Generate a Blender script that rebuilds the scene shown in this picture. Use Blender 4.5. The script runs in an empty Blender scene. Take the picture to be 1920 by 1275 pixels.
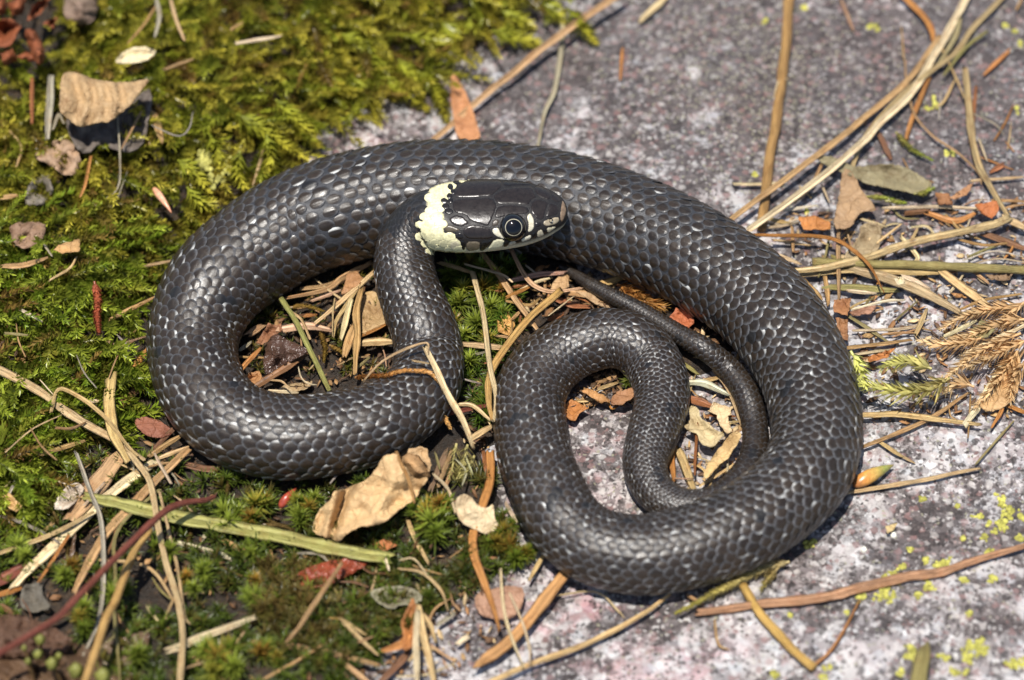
import bpy, math, random
import numpy as np
from mathutils import Vector, Matrix, geometry, bvhtree, noise as mnoise
random.seed(7); rng = np.random.default_rng(7)
scene = bpy.context.scene
COL = scene.collection
# ---------------------------------------------------------------- camera, world, sun, exposure
W, H = 1920.0, 1275.0
ELEV, DIST, LENS = math.radians(52), 533.0, 100.0          # millimetres while building; metres in the scene
FPX = W * LENS / 36.0
TGT = np.array([0.0, 0.0, 8.0])
FWD = np.array([0, math.cos(ELEV), -math.sin(ELEV)])
UPV = np.array([0, math.sin(ELEV), math.cos(ELEV)])
CAMP = TGT - FWD * DIST
cam_d = bpy.data.cameras.new("camera"); cam = bpy.data.objects.new("camera", cam_d); COL.objects.link(cam)
cam.location = CAMP * 0.001
cam.rotation_euler = (math.radians(90) - ELEV, 0, 0)
cam_d.lens = LENS; cam_d.sensor_width = 36; cam_d.clip_start = 0.01; cam_d.clip_end = 50
cam_d.dof.use_dof = True; cam_d.dof.focus_distance = 0.533; cam_d.dof.aperture_fstop = 10.5
scene.camera = cam
SUN_DIR = Vector((-0.11, -0.13, 0.985)).normalized()          # towards the sun
world = bpy.data.worlds.new("World"); scene.world = world; world.use_nodes = True
wn = world.node_tree.nodes; wl = world.node_tree.links
sky = wn.new("ShaderNodeTexSky"); sky.sky_type = 'NISHITA'; sky.sun_disc = False
sky.sun_elevation = math.asin(SUN_DIR.z); sky.sun_rotation = math.atan2(SUN_DIR.x, SUN_DIR.y)
bg = wn["Background"]; bg.inputs[1].default_value = 0.10; wl.new(sky.outputs[0], bg.inputs[0])
sun_d = bpy.data.lights.new("sun", 'SUN'); sun_d.energy = 5.0; sun_d.angle = math.radians(0.53); sun_d.color = (1, 0.955, 0.89)
sun = bpy.data.objects.new("sun", sun_d); COL.objects.link(sun)
sun.rotation_euler = SUN_DIR.to_track_quat('Z', 'Y').to_euler(); sun.location = (0, 0, 1)
vs = scene.view_settings; vs.view_transform = 'Standard'; vs.look = 'None'; vs.exposure = 0.5; vs.gamma = 1; vs.use_curve_mapping = False
scene.render.engine = 'CYCLES'
scene.cycles.max_bounces = 6; scene.cycles.diffuse_bounces = 3; scene.cycles.glossy_bounces = 2; scene.cycles.transmission_bounces = 3

# ---------------------------------------------------------------- numeric helpers
def _h(ix, iy, seed):
    n = (ix.astype(np.int64) * 374761393 + iy.astype(np.int64) * 668265263 + seed * 974711) & 0xffffffff
    n = ((n ^ (n >> 13)) * 1274126177) & 0xffffffff
    return ((n ^ (n >> 16)) & 0xffff) / 65535.0
def vnoise(x, y, seed=0):
    x = np.asarray(x, float); y = np.asarray(y, float)
    ix = np.floor(x); iy = np.floor(y); fx = x - ix; fy = y - iy
    fx = fx * fx * (3 - 2 * fx); fy = fy * fy * (3 - 2 * fy)
    a = _h(ix, iy, seed); b = _h(ix + 1, iy, seed); c = _h(ix, iy + 1, seed); d = _h(ix + 1, iy + 1, seed)
    return (a + (b - a) * fx) * (1 - fy) + (c + (d - c) * fx) * fy * 1.0 - 0.5
def sstep(a, b, x):
    t = np.clip((x - a) / (b - a), 0, 1); return t * t * (3 - 2 * t)
def ray(px, py):
    px = np.asarray(px, float); py = np.asarray(py, float)
    d = np.stack([(px - W / 2) / FPX, 0 * px, 0 * px], -1) + ((H / 2 - py) / FPX)[..., None] * UPV + FWD
    return d
def hit_z(px, py, z):
    d = ray(px, py); t = (z - CAMP[2]) / d[..., 2]
    return CAMP + d * t[..., None]
def to_px(P):
    v = np.asarray(P) - CAMP; dep = v @ FWD
    return W / 2 + v[..., 0] / dep * FPX, H / 2 - (v @ UPV) / dep * FPX, dep
def inpoly(px, py, poly):
    px = np.asarray(px, float); py = np.asarray(py, float); r = np.zeros(px.shape, bool)
    n = len(poly)
    for i in range(n):
        x1, y1 = poly[i]; x2, y2 = poly[(i + 1) % n]
        c = ((y1 > py) != (y2 > py))
        r ^= c & (px < (x2 - x1) * (py - y1) / ((y2 - y1) or 1e-9) + x1)
    return r
def polydist(px, py, poly):
    px = np.asarray(px, float); py = np.asarray(py, float); best = np.full(px.shape, 1e9)
    n = len(poly)
    for i in range(n):
        x1, y1 = poly[i]; x2, y2 = poly[(i + 1) % n]; dx, dy = x2 - x1, y2 - y1
        t = np.clip(((px - x1) * dx + (py - y1) * dy) / (dx * dx + dy * dy + 1e-9), 0, 1)
        best = np.minimum(best, np.hypot(px - x1 - t * dx, py - y1 - t * dy))
    return best
def sdist(px, py, poly): return np.where(inpoly(px, py, poly), 1, -1) * polydist(px, py, poly)
def PT(s, ox=0, oy=0, k=1.0):
    return [(ox + float(a.split(',')[0]) / k, oy + float(a.split(',')[1]) / k) for a in s.split()]
def catmull(P, n):
    P = np.asarray(P, float)
    if len(P) == 2: P = np.array([P[0], (P[0] + P[1]) / 2, P[1]])
    Q = np.vstack([2 * P[0] - P[1], P, 2 * P[-1] - P[-2]])
    m = len(P) - 1; u = np.linspace(0, m, n); i = np.minimum(u.astype(int), m - 1); f = (u - i)[:, None]
    a, b, c, d = Q[i], Q[i + 1], Q[i + 2], Q[i + 3]
    return 0.5 * (2 * b + (c - a) * f + (2 * a - 5 * b + 4 * c - d) * f * f + (3 * b - a - 3 * c + d) * f ** 3)

# ---------------------------------------------------------------- ground shape (mm)
SOIL = [(-700,-500),(1040,-500),(1060,-10),(970,55),(845,95),(800,185),(640,225),(590,300),(700,330),(1000,420),(1100,500),(1330,560),
        (1420,640),(1385,705),(1300,725),(1050,742),(985,800),(925,860),(1005,1035),(900,1125),(760,1225),(600,1320),(520,1700),(-700,1700)]
BANK = [(-700,-500),(1040,-500),(1050,-20),(960,50),(840,90),(790,180),(640,220),(575,290),(430,400),(300,480),(262,620),(262,760),(150,900),(60,1000),(-700,1050)]
def rock_z(x, y):
    z = 0.045 * x - 0.02 * y
    z = z + 3.2 * vnoise(x / 34 + 5, y / 34, 1) + 1.3 * vnoise(x / 12, y / 12 + 3, 2) + 0.6 * vnoise(x / 4.7, y / 4.7, 3)
    return z + 0.34 * vnoise(x / 1.9, y / 1.9, 4) + 0.16 * vnoise(x / 0.85, y / 0.85, 5)
def rock_lo(x, y):
    return 0.045 * x - 0.02 * y + 3.2 * vnoise(x / 34 + 5, y / 34, 1) + 1.3 * vnoise(x / 12, y / 12 + 3, 2)
def soil_mask(x, y):
    P = np.stack([x, y, rock_lo(x, y)], -1); px, py, _ = to_px(P)
    wob = 34 * vnoise(x / 6.0, y / 6.0, 11) + 16 * vnoise(x / 2.4, y / 2.4, 12)
    return sdist(px, py, SOIL) + wob, sdist(px, py, BANK) + wob
def soil_z(x, y):
    m, b = soil_mask(x, y)
    t = -2.5 + 4.2 * sstep(-30, 60, m) + 4.5 * sstep(0, 220, b)
    return rock_lo(x, y) + t + (1.6 * vnoise(x / 7, y / 7, 21) + 0.9 * vnoise(x / 2.6, y / 2.6, 22) + 0.45 * vnoise(x / 1.1, y / 1.1, 23)) * sstep(-20, 40, m)
def ground_z(x, y): return np.maximum(rock_z(x, y), soil_z(x, y))
def ground_smooth(x, y):
    m, b = soil_mask(x, y)
    return np.maximum(rock_lo(x, y), rock_lo(x, y) - 2.5 + 4.2 * sstep(-30, 60, m) + 4.5 * sstep(0, 220, b))
def drop(px, py, dz=0.0, f=ground_z):
    """where the sight line of a photo pixel meets the ground (raised by dz)"""
    px = np.atleast_1d(np.asarray(px, float)); py = np.atleast_1d(np.asarray(py, float)); dz = np.broadcast_to(np.asarray(dz, float), px.shape)
    z = dz + 0.0
    for _ in range(7):
        P = hit_z(px, py, z); z = 0.35 * z + 0.65 * (f(P[:, 0], P[:, 1]) + dz)
    return hit_z(px, py, z)

# ---------------------------------------------------------------- mesh helpers
def mk(name, V, F, mat, parent=None, col=None, uvw=None, smooth=True, kind=None):
    me = bpy.data.meshes.new(name); V = np.asarray(V, np.float32) * 0.001
    if isinstance(F, list) and len(F) and not np.isscalar(F[0]) and len({len(f) for f in F}) > 1:
        me.from_pydata(V.tolist(), [], [list(map(int, f)) for f in F])
    else:
        F = np.asarray(F, np.int32); n, k = F.shape
        me.vertices.add(len(V)); me.vertices.foreach_set('co', V.ravel())
        me.loops.add(n * k); me.loops.foreach_set('vertex_index', F.ravel())
        me.polygons.add(n); me.polygons.foreach_set('loop_start', np.arange(0, n * k, k, dtype=np.int32))
        me.update(calc_edges=True)
    if smooth: me.polygons.foreach_set('use_smooth', np.ones(len(me.polygons), bool))
    if col is not None:
        a = me.attributes.new('Col', 'FLOAT_COLOR', 'POINT'); c = np.ones((len(V), 4), np.float32); c[:, :np.asarray(col).shape[-1]] = col
        a.data.foreach_set('color', c.ravel())
    if uvw is not None:
        a = me.attributes.new('uvw', 'FLOAT_VECTOR', 'POINT'); a.data.foreach_set('vector', np.asarray(uvw, np.float32).ravel())
    me.validate(); me.materials.append(mat)
    o = bpy.data.objects.new(name, me); COL.objects.link(o)
    if parent is not None: o.parent = parent
    if kind: o['kind'] = kind
    return o
def tag(o, label, cat, group=None):
    o['label'] = label; o['category'] = cat
    if group: o['group'] = group
    return o
def empty(name, P):
    o = bpy.data.objects.new(name, None); COL.objects.link(o); o.empty_display_size = 0.005
    return o
def grid_faces(nr, nc, wrap=False):
    i, j = np.meshgrid(np.arange(nr - 1), np.arange(nc if wrap else nc - 1), indexing='ij'); i = i.ravel(); j = j.ravel(); k = (j + 1) % nc
    return np.stack([i * nc + j, i * nc + k, (i + 1) * nc + k, (i + 1) * nc + j], -1)

# ---------------------------------------------------------------- materials
class N:
    def __init__(s, name):
        s.m = bpy.data.materials.new(name); s.m.use_nodes = True; s.t = s.m.node_tree; s.n = s.t.nodes; s.b = s.n['Principled BSDF']; s.out = s.n['Material Output']
    def new(s, ty, **kw):
        n = s.n.new('ShaderNode' + ty)
        for k, v in kw.items():
            if k in n.inputs: n.inputs[k].default_value = v
            else: setattr(n, k, v)
        return n
    def ln(s, a, b): s.t.links.new(a, b)
    def attr(s, name): return s.new('Attribute', attribute_name=name)
    def noise(s, vec, scale, detail=4, rough=0.55):
        n = s.new('TexNoise'); n.inputs['Scale'].default_value = scale; n.inputs['Detail'].default_value = detail; n.inputs['Roughness'].default_value = rough
        if vec is not None: s.ln(vec, n.inputs['Vector'])
        return n
    def ramp(s, fac, stops):
        r = s.new('ValToRGB'); e = r.color_ramp.elements
        while len(e) < len(stops): e.new(0.5)
        for q, (p, c) in zip(e, stops): q.position = p; q.color = (c + (1,))[:4] if isinstance(c, tuple) else (c, c, c, 1)
        s.ln(fac, r.inputs[0]); return r
    def mix(s, fac, a, b, mode='MIX'):
        m = s.new('Mix', data_type='RGBA', blend_type=mode)
        for v, i in ((fac, 0), (a, 6), (b, 7)):
            if isinstance(v, (int, float)): m.inputs[i].default_value = v
            elif isinstance(v, tuple): m.inputs[i].default_value = (v + (1,))[:4]
            else: s.ln(v, m.inputs[i])
        return m.outputs[2]
    def math(s, op, a, b=0.0):
        m = s.new('Math', operation=op)
        for v, i in ((a, 0), (b, 1)):
            if isinstance(v, (int, float)): m.inputs[i].default_value = v
            else: s.ln(v, m.inputs[i])
        return m.outputs[0]
    def bump(s, hgt, dist, strength=1.0, nrm=None):
        b = s.new('Bump'); b.inputs['Distance'].default_value = dist; b.inputs['Strength'].default_value = strength; s.ln(hgt, b.inputs['Height'])
        if nrm is not None: s.ln(nrm, b.inputs['Normal'])
        return b.outputs[0]
    def translucent(s, col, amount):
        t = s.new('BsdfTranslucent'); s.ln(col, t.inputs[0]); m = s.new('MixShader'); m.inputs[0].default_value = amount
        s.ln(s.b.outputs[0], m.inputs[1]); s.ln(t.outputs[0], m.inputs[2]); s.ln(m.outputs[0], s.out.inputs[0])

def rock_material():
    q = N('lichened_granite'); tc = q.new('TexCoord').outputs['Object']; zone = q.attr('Col')
    sep = q.new('SeparateColor'); q.ln(zone.outputs['Color'], sep.inputs[0])
    warp = q.noise(tc, 900, 3); wv = q.new('VectorMath', operation='SCALE'); wv.inputs['Scale'].default_value = 0.0011; q.ln(warp.outputs['Color'], wv.inputs[0])
    wa = q.new('VectorMath', operation='ADD'); q.ln(tc, wa.inputs[0]); q.ln(wv.outputs[0], wa.inputs[1]); v = wa.outputs[0]
    vo = q.new('TexVoronoi'); vo.inputs['Scale'].default_value = 480; q.ln(v, vo.inputs['Vector'])
    s1 = q.new('SeparateColor'); q.ln(vo.outputs['Color'], s1.inputs[0])
    grain = q.ramp(s1.outputs[0], [(0.0, (0.10, 0.09, 0.095)), (0.22, (0.24, 0.22, 0.22)), (0.45, (0.42, 0.40, 0.385)), (0.7, (0.56, 0.54, 0.53)), (0.9, (0.40, 0.42, 0.44)), (1.0, (0.72, 0.71, 0.69))]).outputs[0]
    nb = q.noise(v, 260, 6, 0.7); blotch = q.ramp(nb.outputs['Fac'], [(0.36, 0.0), (0.64, 1.0)]).outputs[0]
    c = q.mix(blotch, q.mix(0.30, grain, (0.17, 0.15, 0.15)), q.mix(0.35, grain, (0.66, 0.63, 0.60)))
    npk = q.noise(tc, 190, 4, 0.65); pk = q.math('MULTIPLY', q.ramp(npk.outputs['Fac'], [(0.45, 0.0), (0.62, 1.0)]).outputs[0], q.math('ADD', q.math('MULTIPLY', sep.outputs[1], 0.9), 0.18))
    c = q.mix(pk, c, q.mix(1.0, c, (0.92, 0.58, 0.60), 'MULTIPLY'))
    # dark crust of lichen and weathering
    nd = q.noise(v, 520, 7, 0.8); nd2 = q.noise(v, 110, 5, 0.65)
    dk = q.math('ADD', q.math('MULTIPLY', nd.outputs['Fac'], 0.62), q.math('MULTIPLY', nd2.outputs['Fac'], 0.85))
    dk = q.math('ADD', dk, q.math('MULTIPLY', sep.outputs[0], 0.19)); dm = q.ramp(dk, [(0.75, 0.0), (0.85, 0.94)]).outputs[0]
    nf = q.noise(v, 1500, 4, 0.65); crust = q.ramp(nf.outputs['Fac'], [(0.42, (0.016, 0.013, 0.012)), (0.56, (0.045, 0.036, 0.033)), (0.70, (0.14, 0.115, 0.105))]).outputs[0]; crust = q.mix(0.18, crust, q.mix(1.0, grain, (0.62, 0.52, 0.52), 'MULTIPLY'))
    c = q.mix(dm, c, crust)
    # pale greenish areolate specks
    v2 = q.new('TexVoronoi'); v2.inputs['Scale'].default_value = 1150; q.ln(v, v2.inputs['Vector'])
    sp = q.ramp(v2.outputs['Distance'], [(0.25, 1.0), (0.42, 0.0)]).outputs[0]
    s2 = q.new('SeparateColor'); q.ln(v2.outputs['Color'], s2.inputs[0])
    spm = q.math('MULTIPLY', sp, q.math('GREATER_THAN', q.math('ADD', s2.outputs[0], q.math('MULTIPLY', sep.outputs[2], 0.62)), 0.90))
    c = q.mix(q.math('MULTIPLY', spm, 0.8), c, (0.30, 0.29, 0.20))
    nw = q.noise(v, 700, 3); wm = q.ramp(nw.outputs['Fac'], [(0.61, 0.0), (0.66, 0.8)]).outputs[0]
    c = q.mix(q.math('MULTIPLY', wm, q.math('SUBTRACT', 1.0, q.math('MULTIPLY', sep.outputs[0], 0.75))), c, (0.74, 0.72, 0.70))
    for sc_, wh, bl, am in ((1250, 0.86, 0.30, 0.78), (640, 0.90, 0.14, 0.7)):
        v3 = q.new('TexVoronoi'); v3.inputs['Scale'].default_value = sc_; q.ln(v, v3.inputs['Vector']); s3 = q.new('SeparateColor'); q.ln(v3.outputs['Color'], s3.inputs[0])
        core = q.ramp(v3.outputs['Distance'], [(0.36, 1.0), (0.55, 0.0)]).outputs[0]
        c = q.mix(q.math('MULTIPLY', q.math('MULTIPLY', core, am), q.math('LESS_THAN', s3.outputs[0], bl)), c, (0.030, 0.024, 0.022))
        c = q.mix(q.math('MULTIPLY', q.math('MULTIPLY', core, q.math('SUBTRACT', am, q.math('MULTIPLY', sep.outputs[0], 0.42))), q.math('GREATER_THAN', s3.outputs[0], wh)), c, (0.56, 0.53, 0.50))
        c = q.mix(q.math('MULTIPLY', q.math('MULTIPLY', core, 0.55), q.math('GREATER_THAN', s3.outputs[1], 0.86)), c, (0.26, 0.15, 0.14))
    hue = q.noise(tc, 70, 2); c = q.mix(0.35, c, q.mix(1.0, c, q.ramp(hue.outputs['Fac'], [(0.3, (0.90, 0.94, 0.98)), (0.7, (1.0, 0.88, 0.80))]).outputs[0], 'MULTIPLY'))
    q.ln(c, q.b.inputs['Base Color']); q.b.inputs['Roughness'].default_value = 0.62; q.b.inputs['Specular IOR Level'].default_value = 0.4
    hg = q.math('ADD', q.math('MULTIPLY', nd.outputs['Fac'], 0.8), q.math('MULTIPLY', nf.outputs['Fac'], 0.35)); hg = q.math('ADD', hg, q.math('MULTIPLY', s1.outputs[0], 0.25))
    q.ln(q.bump(hg, 0.0010, 0.85), q.b.inputs['Normal']); return q.m
def soil_material():
    q = N('dark_wet_humus'); tc = q.new('TexCoord').outputs['Object']
    n1 = q.noise(tc, 500, 6, 0.7); n2 = q.noise(tc, 2300, 4, 0.6)
    c = q.ramp(n1.outputs['Fac'], [(0.3, (0.007, 0.005, 0.003)), (0.5, (0.022, 0.014, 0.008)), (0.62, (0.055, 0.032, 0.015)), (0.75, (0.04, 0.04, 0.010))]).outputs[0]
    q.ln(c, q.b.inputs['Base Color']); q.ln(q.ramp(n2.outputs['Fac'], [(0.4, 0.35), (0.6, 0.8)]).outputs[0], q.b.inputs['Roughness'])
    q.ln(q.bump(q.math('ADD', n1.outputs['Fac'], q.math('MULTIPLY', n2.outputs['Fac'], 0.4)), 0.0012, 0.9), q.b.inputs['Normal']); return q.m
def vc_material(name, rough=0.45, trans=0.0, spec=0.5, bump=None, vary=0.25):
    q = N(name); c = q.attr('Col').outputs['Color']; tc = q.new('TexCoord').outputs['Object']
    if vary:
        n = q.noise(tc, 420, 3); c = q.mix(1.0, c, q.ramp(n.outputs['Fac'], [(0.3, 1 - vary), (0.7, 1 + vary)]).outputs[0], 'MULTIPLY')
    q.ln(c, q.b.inputs['Base Color']); q.b.inputs['Roughness'].default_value = rough; q.b.inputs['Specular IOR Level'].default_value = spec
    if bump:
        nb = q.noise(tc, bump[0], 4, 0.6); q.ln(q.bump(nb.outputs['Fac'], bump[1], 0.7), q.b.inputs['Normal'])
    if trans: q.translucent(c, trans)
    return q.m
def straw_material():
    q = N('dry_grass_fibre'); oc = q.new('ObjectInfo'); uv = q.attr('uvw').outputs['Vector']
    mp = q.new('Mapping'); mp.inputs['Scale'].default_value = (9.0, 0.22, 1.0); q.ln(uv, mp.inputs[0])
    n = q.noise(mp.outputs[0], 1.0, 4, 0.6); n2 = q.noise(uv, 0.55, 4, 0.65); tc = q.new('TexCoord').outputs['Object']; n3 = q.noise(tc, 1500, 3)
    st = q.ramp(n.outputs['Fac'], [(0.32, 0.36), (0.46, 0.92), (0.68, 1.25)]).outputs[0]
    c = q.mix(1.0, oc.outputs['Color'], st, 'MULTIPLY')
    c = q.mix(q.ramp(n2.outputs['Fac'], [(0.5, 0.0), (0.75, 0.65)]).outputs[0], c, q.mix(1.0, c, (0.72, 0.50, 0.34), 'MULTIPLY'))
    c = q.mix(q.ramp(n3.outputs['Fac'], [(0.68, 0.0), (0.74, 0.55)]).outputs[0], c, (0.06, 0.035, 0.02))
    q.ln(c, q.b.inputs['Base Color']); q.b.inputs['Roughness'].default_value = 0.48; q.b.inputs['Specular IOR Level'].default_value = 0.4
    q.ln(q.bump(n.outputs['Fac'], 0.00040, 1.0), q.b.inputs['Normal']); q.translucent(c, 0.14); return q.m
def leaf_material(wet=False):
    q = N('wet_dead_leaf' if wet else 'dry_leaf'); oc = q.new('ObjectInfo'); tc = q.new('TexCoord').outputs['Object']
    w = q.noise(tc, 260, 3); sc = q.new('VectorMath', operation='SCALE'); sc.inputs['Scale'].default_value = 0.003; q.ln(w.outputs['Color'], sc.inputs[0])
    ad = q.new('VectorMath', operation='ADD'); q.ln(tc, ad.inputs[0]); q.ln(sc.outputs[0], ad.inputs[1])
    def vein(s, w0):
        v = q.new('TexVoronoi', feature='DISTANCE_TO_EDGE'); v.inputs['Scale'].default_value = s; q.ln(ad.outputs[0], v.inputs['Vector'])
        return q.ramp(v.outputs['Distance'], [(0.0, 1.0), (w0, 0.0)]).outputs[0]
    ve = q.math('MAXIMUM', vein(230, 0.05), q.math('MULTIPLY', vein(620, 0.09), 0.5))
    n1 = q.noise(tc, 190, 5, 0.65); n2 = q.noise(tc, 1900, 4)
    c = q.mix(1.0, oc.outputs['Color'], q.ramp(n1.outputs['Fac'], [(0.3, (0.55, 0.47, 0.40)), (0.5, (1.0, 1.0, 1.0)), (0.72, (1.18, 1.14, 1.05))]).outputs[0], 'MULTIPLY')
    c = q.mix(q.math('MULTIPLY', ve, 0.22), c, q.mix(1.0, c, (0.62, 0.46, 0.34), 'MULTIPLY'))
    c = q.mix(q.ramp(n2.outputs['Fac'], [(0.64, 0.0), (0.72, 0.5)]).outputs[0], c, (0.07, 0.04, 0.02))
    q.ln(c, q.b.inputs['Base Color']); q.b.inputs['Roughness'].default_value = 0.22 if wet else 0.55; q.b.inputs['Specular IOR Level'].default_value = 0.5 if wet else 0.3
    hg = q.math('ADD', q.math('MULTIPLY', ve, 0.28), q.math('ADD', q.math('MULTIPLY', n2.outputs['Fac'], 0.4), n1.outputs['Fac']))
    q.ln(q.bump(hg, 0.0007, 0.8), q.b.inputs['Normal'])
    if not wet: q.translucent(c, 0.2)
    return q.m
def scale_material(name, rough, coat=0.0, bscale=5200, bd=0.00004):
    q = N(name); c = q.attr('Col').outputs['Color']; tc = q.new('TexCoord').outputs['Object']
    n = q.noise(tc, 1600, 4, 0.6); c = q.mix(1.0, c, q.ramp(n.outputs['Fac'], [(0.3, 0.72), (0.7, 1.3)]).outputs[0], 'MULTIPLY')
    q.ln(c, q.b.inputs['Base Color']); n2 = q.noise(tc, 700, 2)
    q.ln(q.ramp(n2.outputs['Fac'], [(0.3, rough * 0.8), (0.7, rough * 1.35)]).outputs[0], q.b.inputs['Roughness']); q.b.inputs['Specular IOR Level'].default_value = 0.42
    nb = q.noise(tc, bscale, 3); q.ln(q.bump(nb.outputs['Fac'], bd, 0.8), q.b.inputs['Normal'])
    q.b.inputs['Coat Weight'].default_value = coat; q.b.inputs['Coat Roughness'].default_value = 0.3
    return q.m
def plain(name, c, rough=0.4, spec=0.5, coat=0.0):
    q = N(name); q.b.inputs['Base Color'].default_value = c + (1,); q.b.inputs['Roughness'].default_value = rough; q.b.inputs['Specular IOR Level'].default_value = spec
    q.b.inputs['Coat Weight'].default_value = coat; q.b.inputs['Coat Roughness'].default_value = 0.03
    tc = q.new('TexCoord').outputs['Object']; n = q.noise(tc, 3000, 3)
    q.ln(q.mix(1.0, c, q.ramp(n.outputs['Fac'], [(0.3, 0.8), (0.7, 1.2)]).outputs[0], 'MULTIPLY'), q.b.inputs['Base Color']); return q.m
M_ROCK = rock_material(); M_SOIL = soil_material(); M_STRAW = straw_material(); M_LEAF = leaf_material(); M_WET = leaf_material(True)
M_MOSS = vc_material('moss_leaf', 0.34, 0.38, 0.5); M_LICHEN = vc_material('yellow_crust_lichen', 0.85, 0, 0.2, (2500, 0.0003))
M_CRUMB = vc_material('litter_crumb', 0.6, 0.05, 0.3, (1800, 0.0003))
M_SCALE = scale_material('keeled_scale', 0.35); M_SKIN = scale_material('snake_skin', 0.5, 0.0, 4000, 0.0001); M_PLATE = scale_material('smooth_head_scale', 0.27, 0.0, 2500, 0.00003)

# ---------------------------------------------------------------- rock sheet and soil
def axis(lo, hi, step, far):
    a = np.arange(lo, hi + step * 0.5, step); out = [a]; d = step; g = []; x = hi
    while x < far: d *= 1.35; x += d; g.append(x)
    g2 = []; x = lo; d = step
    while x > -far: d *= 1.35; x -= d; g2.append(x)
    return np.concatenate([g2[::-1], a, g])
def sheet(xs, ys, zf):
    X, Y = np.meshgrid(xs, ys, indexing='xy'); Z = zf(X, Y); return np.stack([X, Y, Z], -1).reshape(-1, 3), grid_faces(len(ys), len(xs))
V, F = sheet(axis(-112, 122, 0.55, 2500), axis(-98, 122, 0.55, 2500), rock_z)
px, py, _ = to_px(V)
def blob(cx, cy, rx, ry): return np.exp(-((px - cx) / rx) ** 2 - ((py - cy) / ry) ** 2)
zone = np.zeros((len(V), 3))
zone[:, 0] = np.clip(0.75 * blob(1350, 150, 420, 260) + 0.65 * blob(1850, 150, 250, 300) + 0.35 * blob(1720, 1010, 200, 60) + 0.5 * blob(1750, 1140, 260, 45) + .35 * blob(1450, 1040, 120, 50) + .4 * blob(1850, 960, 120, 70) + .3 * blob(1130, 780, 40, 50) + 0.5 * blob(1000, 150, 130, 100)
                     - 0.3 * blob(1230, 230, 130, 70) - 0.5 * blob(1800, 870, 200, 70) - 0.35 * blob(1560, 1200, 200, 60) - .3 * blob(930, 230, 110, 50) - .3 * blob(1750, 570, 160, 80) + 0.25 * blob(440, 360, 80, 60), -1, 1)
zone[:, 1] = np.clip(1.0 * blob(640, 250, 140, 60) + 1.0 * blob(1080, 1160, 160, 120) + 0.9 * blob(1090, 880, 50, 90) + 0.4 * blob(1700, 120, 200, 120) + 0.6 * blob(1290, 1250, 120, 60), 0, 1)
zone[:, 2] = np.clip(1.0 * blob(1370, 110, 160, 130) + 0.8 * blob(1450, 230, 180, 120) + 0.3 * blob(1300, 1150, 100, 60), 0, 1)
rock = mk('rock', V, F, M_ROCK, col=zone * 0.5 + 0.0 * zone, kind='structure')
rock.data.attributes['Col'].data.foreach_set('color', np.hstack([np.clip(zone + [[0.28, 0, 0]], -1, 2), np.ones((len(V), 1))]).astype(np.float32).ravel())
V, F = sheet(np.arange(-190, 60, 0.75), np.arange(-150, 190, 0.75), soil_z)
m, b = soil_mask(V[:, 0], V[:, 1]); keep = (m[F] > -45).any(1) & (V[F][:, :, 2].max(1) > (rock_z(V[:, 0], V[:, 1])[F].min(1) - 0.6)); F = F[keep]
u, inv = np.unique(F, return_inverse=True); mk('soil', V[u], inv.reshape(-1, 4), M_SOIL, kind='structure')

# ---------------------------------------------------------------- the snake: a swept body
#  x, y (photo px), half width (px), centre height above ground in mm (None: resting), flag
BODY = [(1046,497,4),(1075,513,9),(1112,536,13),(1160,561,15),(1213,590,17),(1273,627,19),(1318,652,21),(1365,690,23),(1398,735,24),(1414,790,24),(1416,838,25),(1402,884,28),
        (1368,925,31),(1330,946,33),(1285,951,35),(1246,937,37),(1221,911,39),(1209,870,42),(1224,815,48),(1240,760,51),(1238,715,53),(1218,673,56),(1186,644,57),(1142,634,58),(1104,641,59),(1058,660,62),
        (1016,695,65),(992,745,67),(994,800,68),(1003,858,69),(1022,908,70),(1048,965,72),(1078,999,72),(1122,1027,74),(1200,1041,77),(1281,1029,79),(1350,1006,81),(1406,980,82),(1459,942,83),(1498,905,84),
        (1521,865,84),(1532,800,85),(1515,712,87),(1476,634,91),(1415,562,94),(1327,498,97),(1240,450,99),(1150,414,101),(1052,387,104),(950,371,106),(860,366,106),(775,369,106),(695,381,106),(612,402,105),(540,432,103),
        (467,479,100),(405,534,95),(371,598,88),(361,663,83),(381,733,82),(430,789,82),(498,816,82),(562,821,82),(640,811,80),(700,797,78),(748,771,74),(786,737,70),(803,699,66),(804,660,64)]
NECK = [(796,620,62,7.6),(778,575,60,9.4),(763,532,58,11.4),(757,492,56,13.3),(763,456,54,15.2),(777,430,52,17.0),(797,413,53,18.5)]
HEAD = [(815,410,6.3,4.5,4.9),(850,406.5,7.2,4.7,5.1),(885,404.5,7.5,4.8,5.0),(925,402.5,7.35,4.75,4.9),(960,401,6.95,4.5,4.6),(990,399,6.4,4.1,4.2),(1015,397.5,5.5,3.6,3.7),(1036,396,4.3,3.05,3.1),(1050,395,3.3,2.4,2.4),(1058,394,2.2,1.7,1.6),(1062.5,394,0.5,0.4,0.4)]
ctl = []
for bi, (x, y, r) in enumerate(BODY):
    lift_ = 1.8 if bi < 7 else 0.8 if bi < 9 else 0.0      # the tail lies on the litter
    k = DIST / FPX
    for _ in range(3):
        c = drop([x], [y], r * k * 0.86 + lift_, ground_smooth)[0]; k = to_px(c)[2] / FPX
    ctl.append((*c, r * k, r * k * 0.93, r * k * 0.86, 2.0))
g0 = float(ground_smooth(np.array([-18.0]), np.array([25.0]))[0])
for x, y, r, z in NECK:
    c = hit_z(np.array([x]), np.array([y]), np.array([g0 + z]))[0]; k = to_px(c)[2] / FPX; ctl.append((*c, r * k, r * k * 0.95, r * k * 0.9, 2.0))
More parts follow.
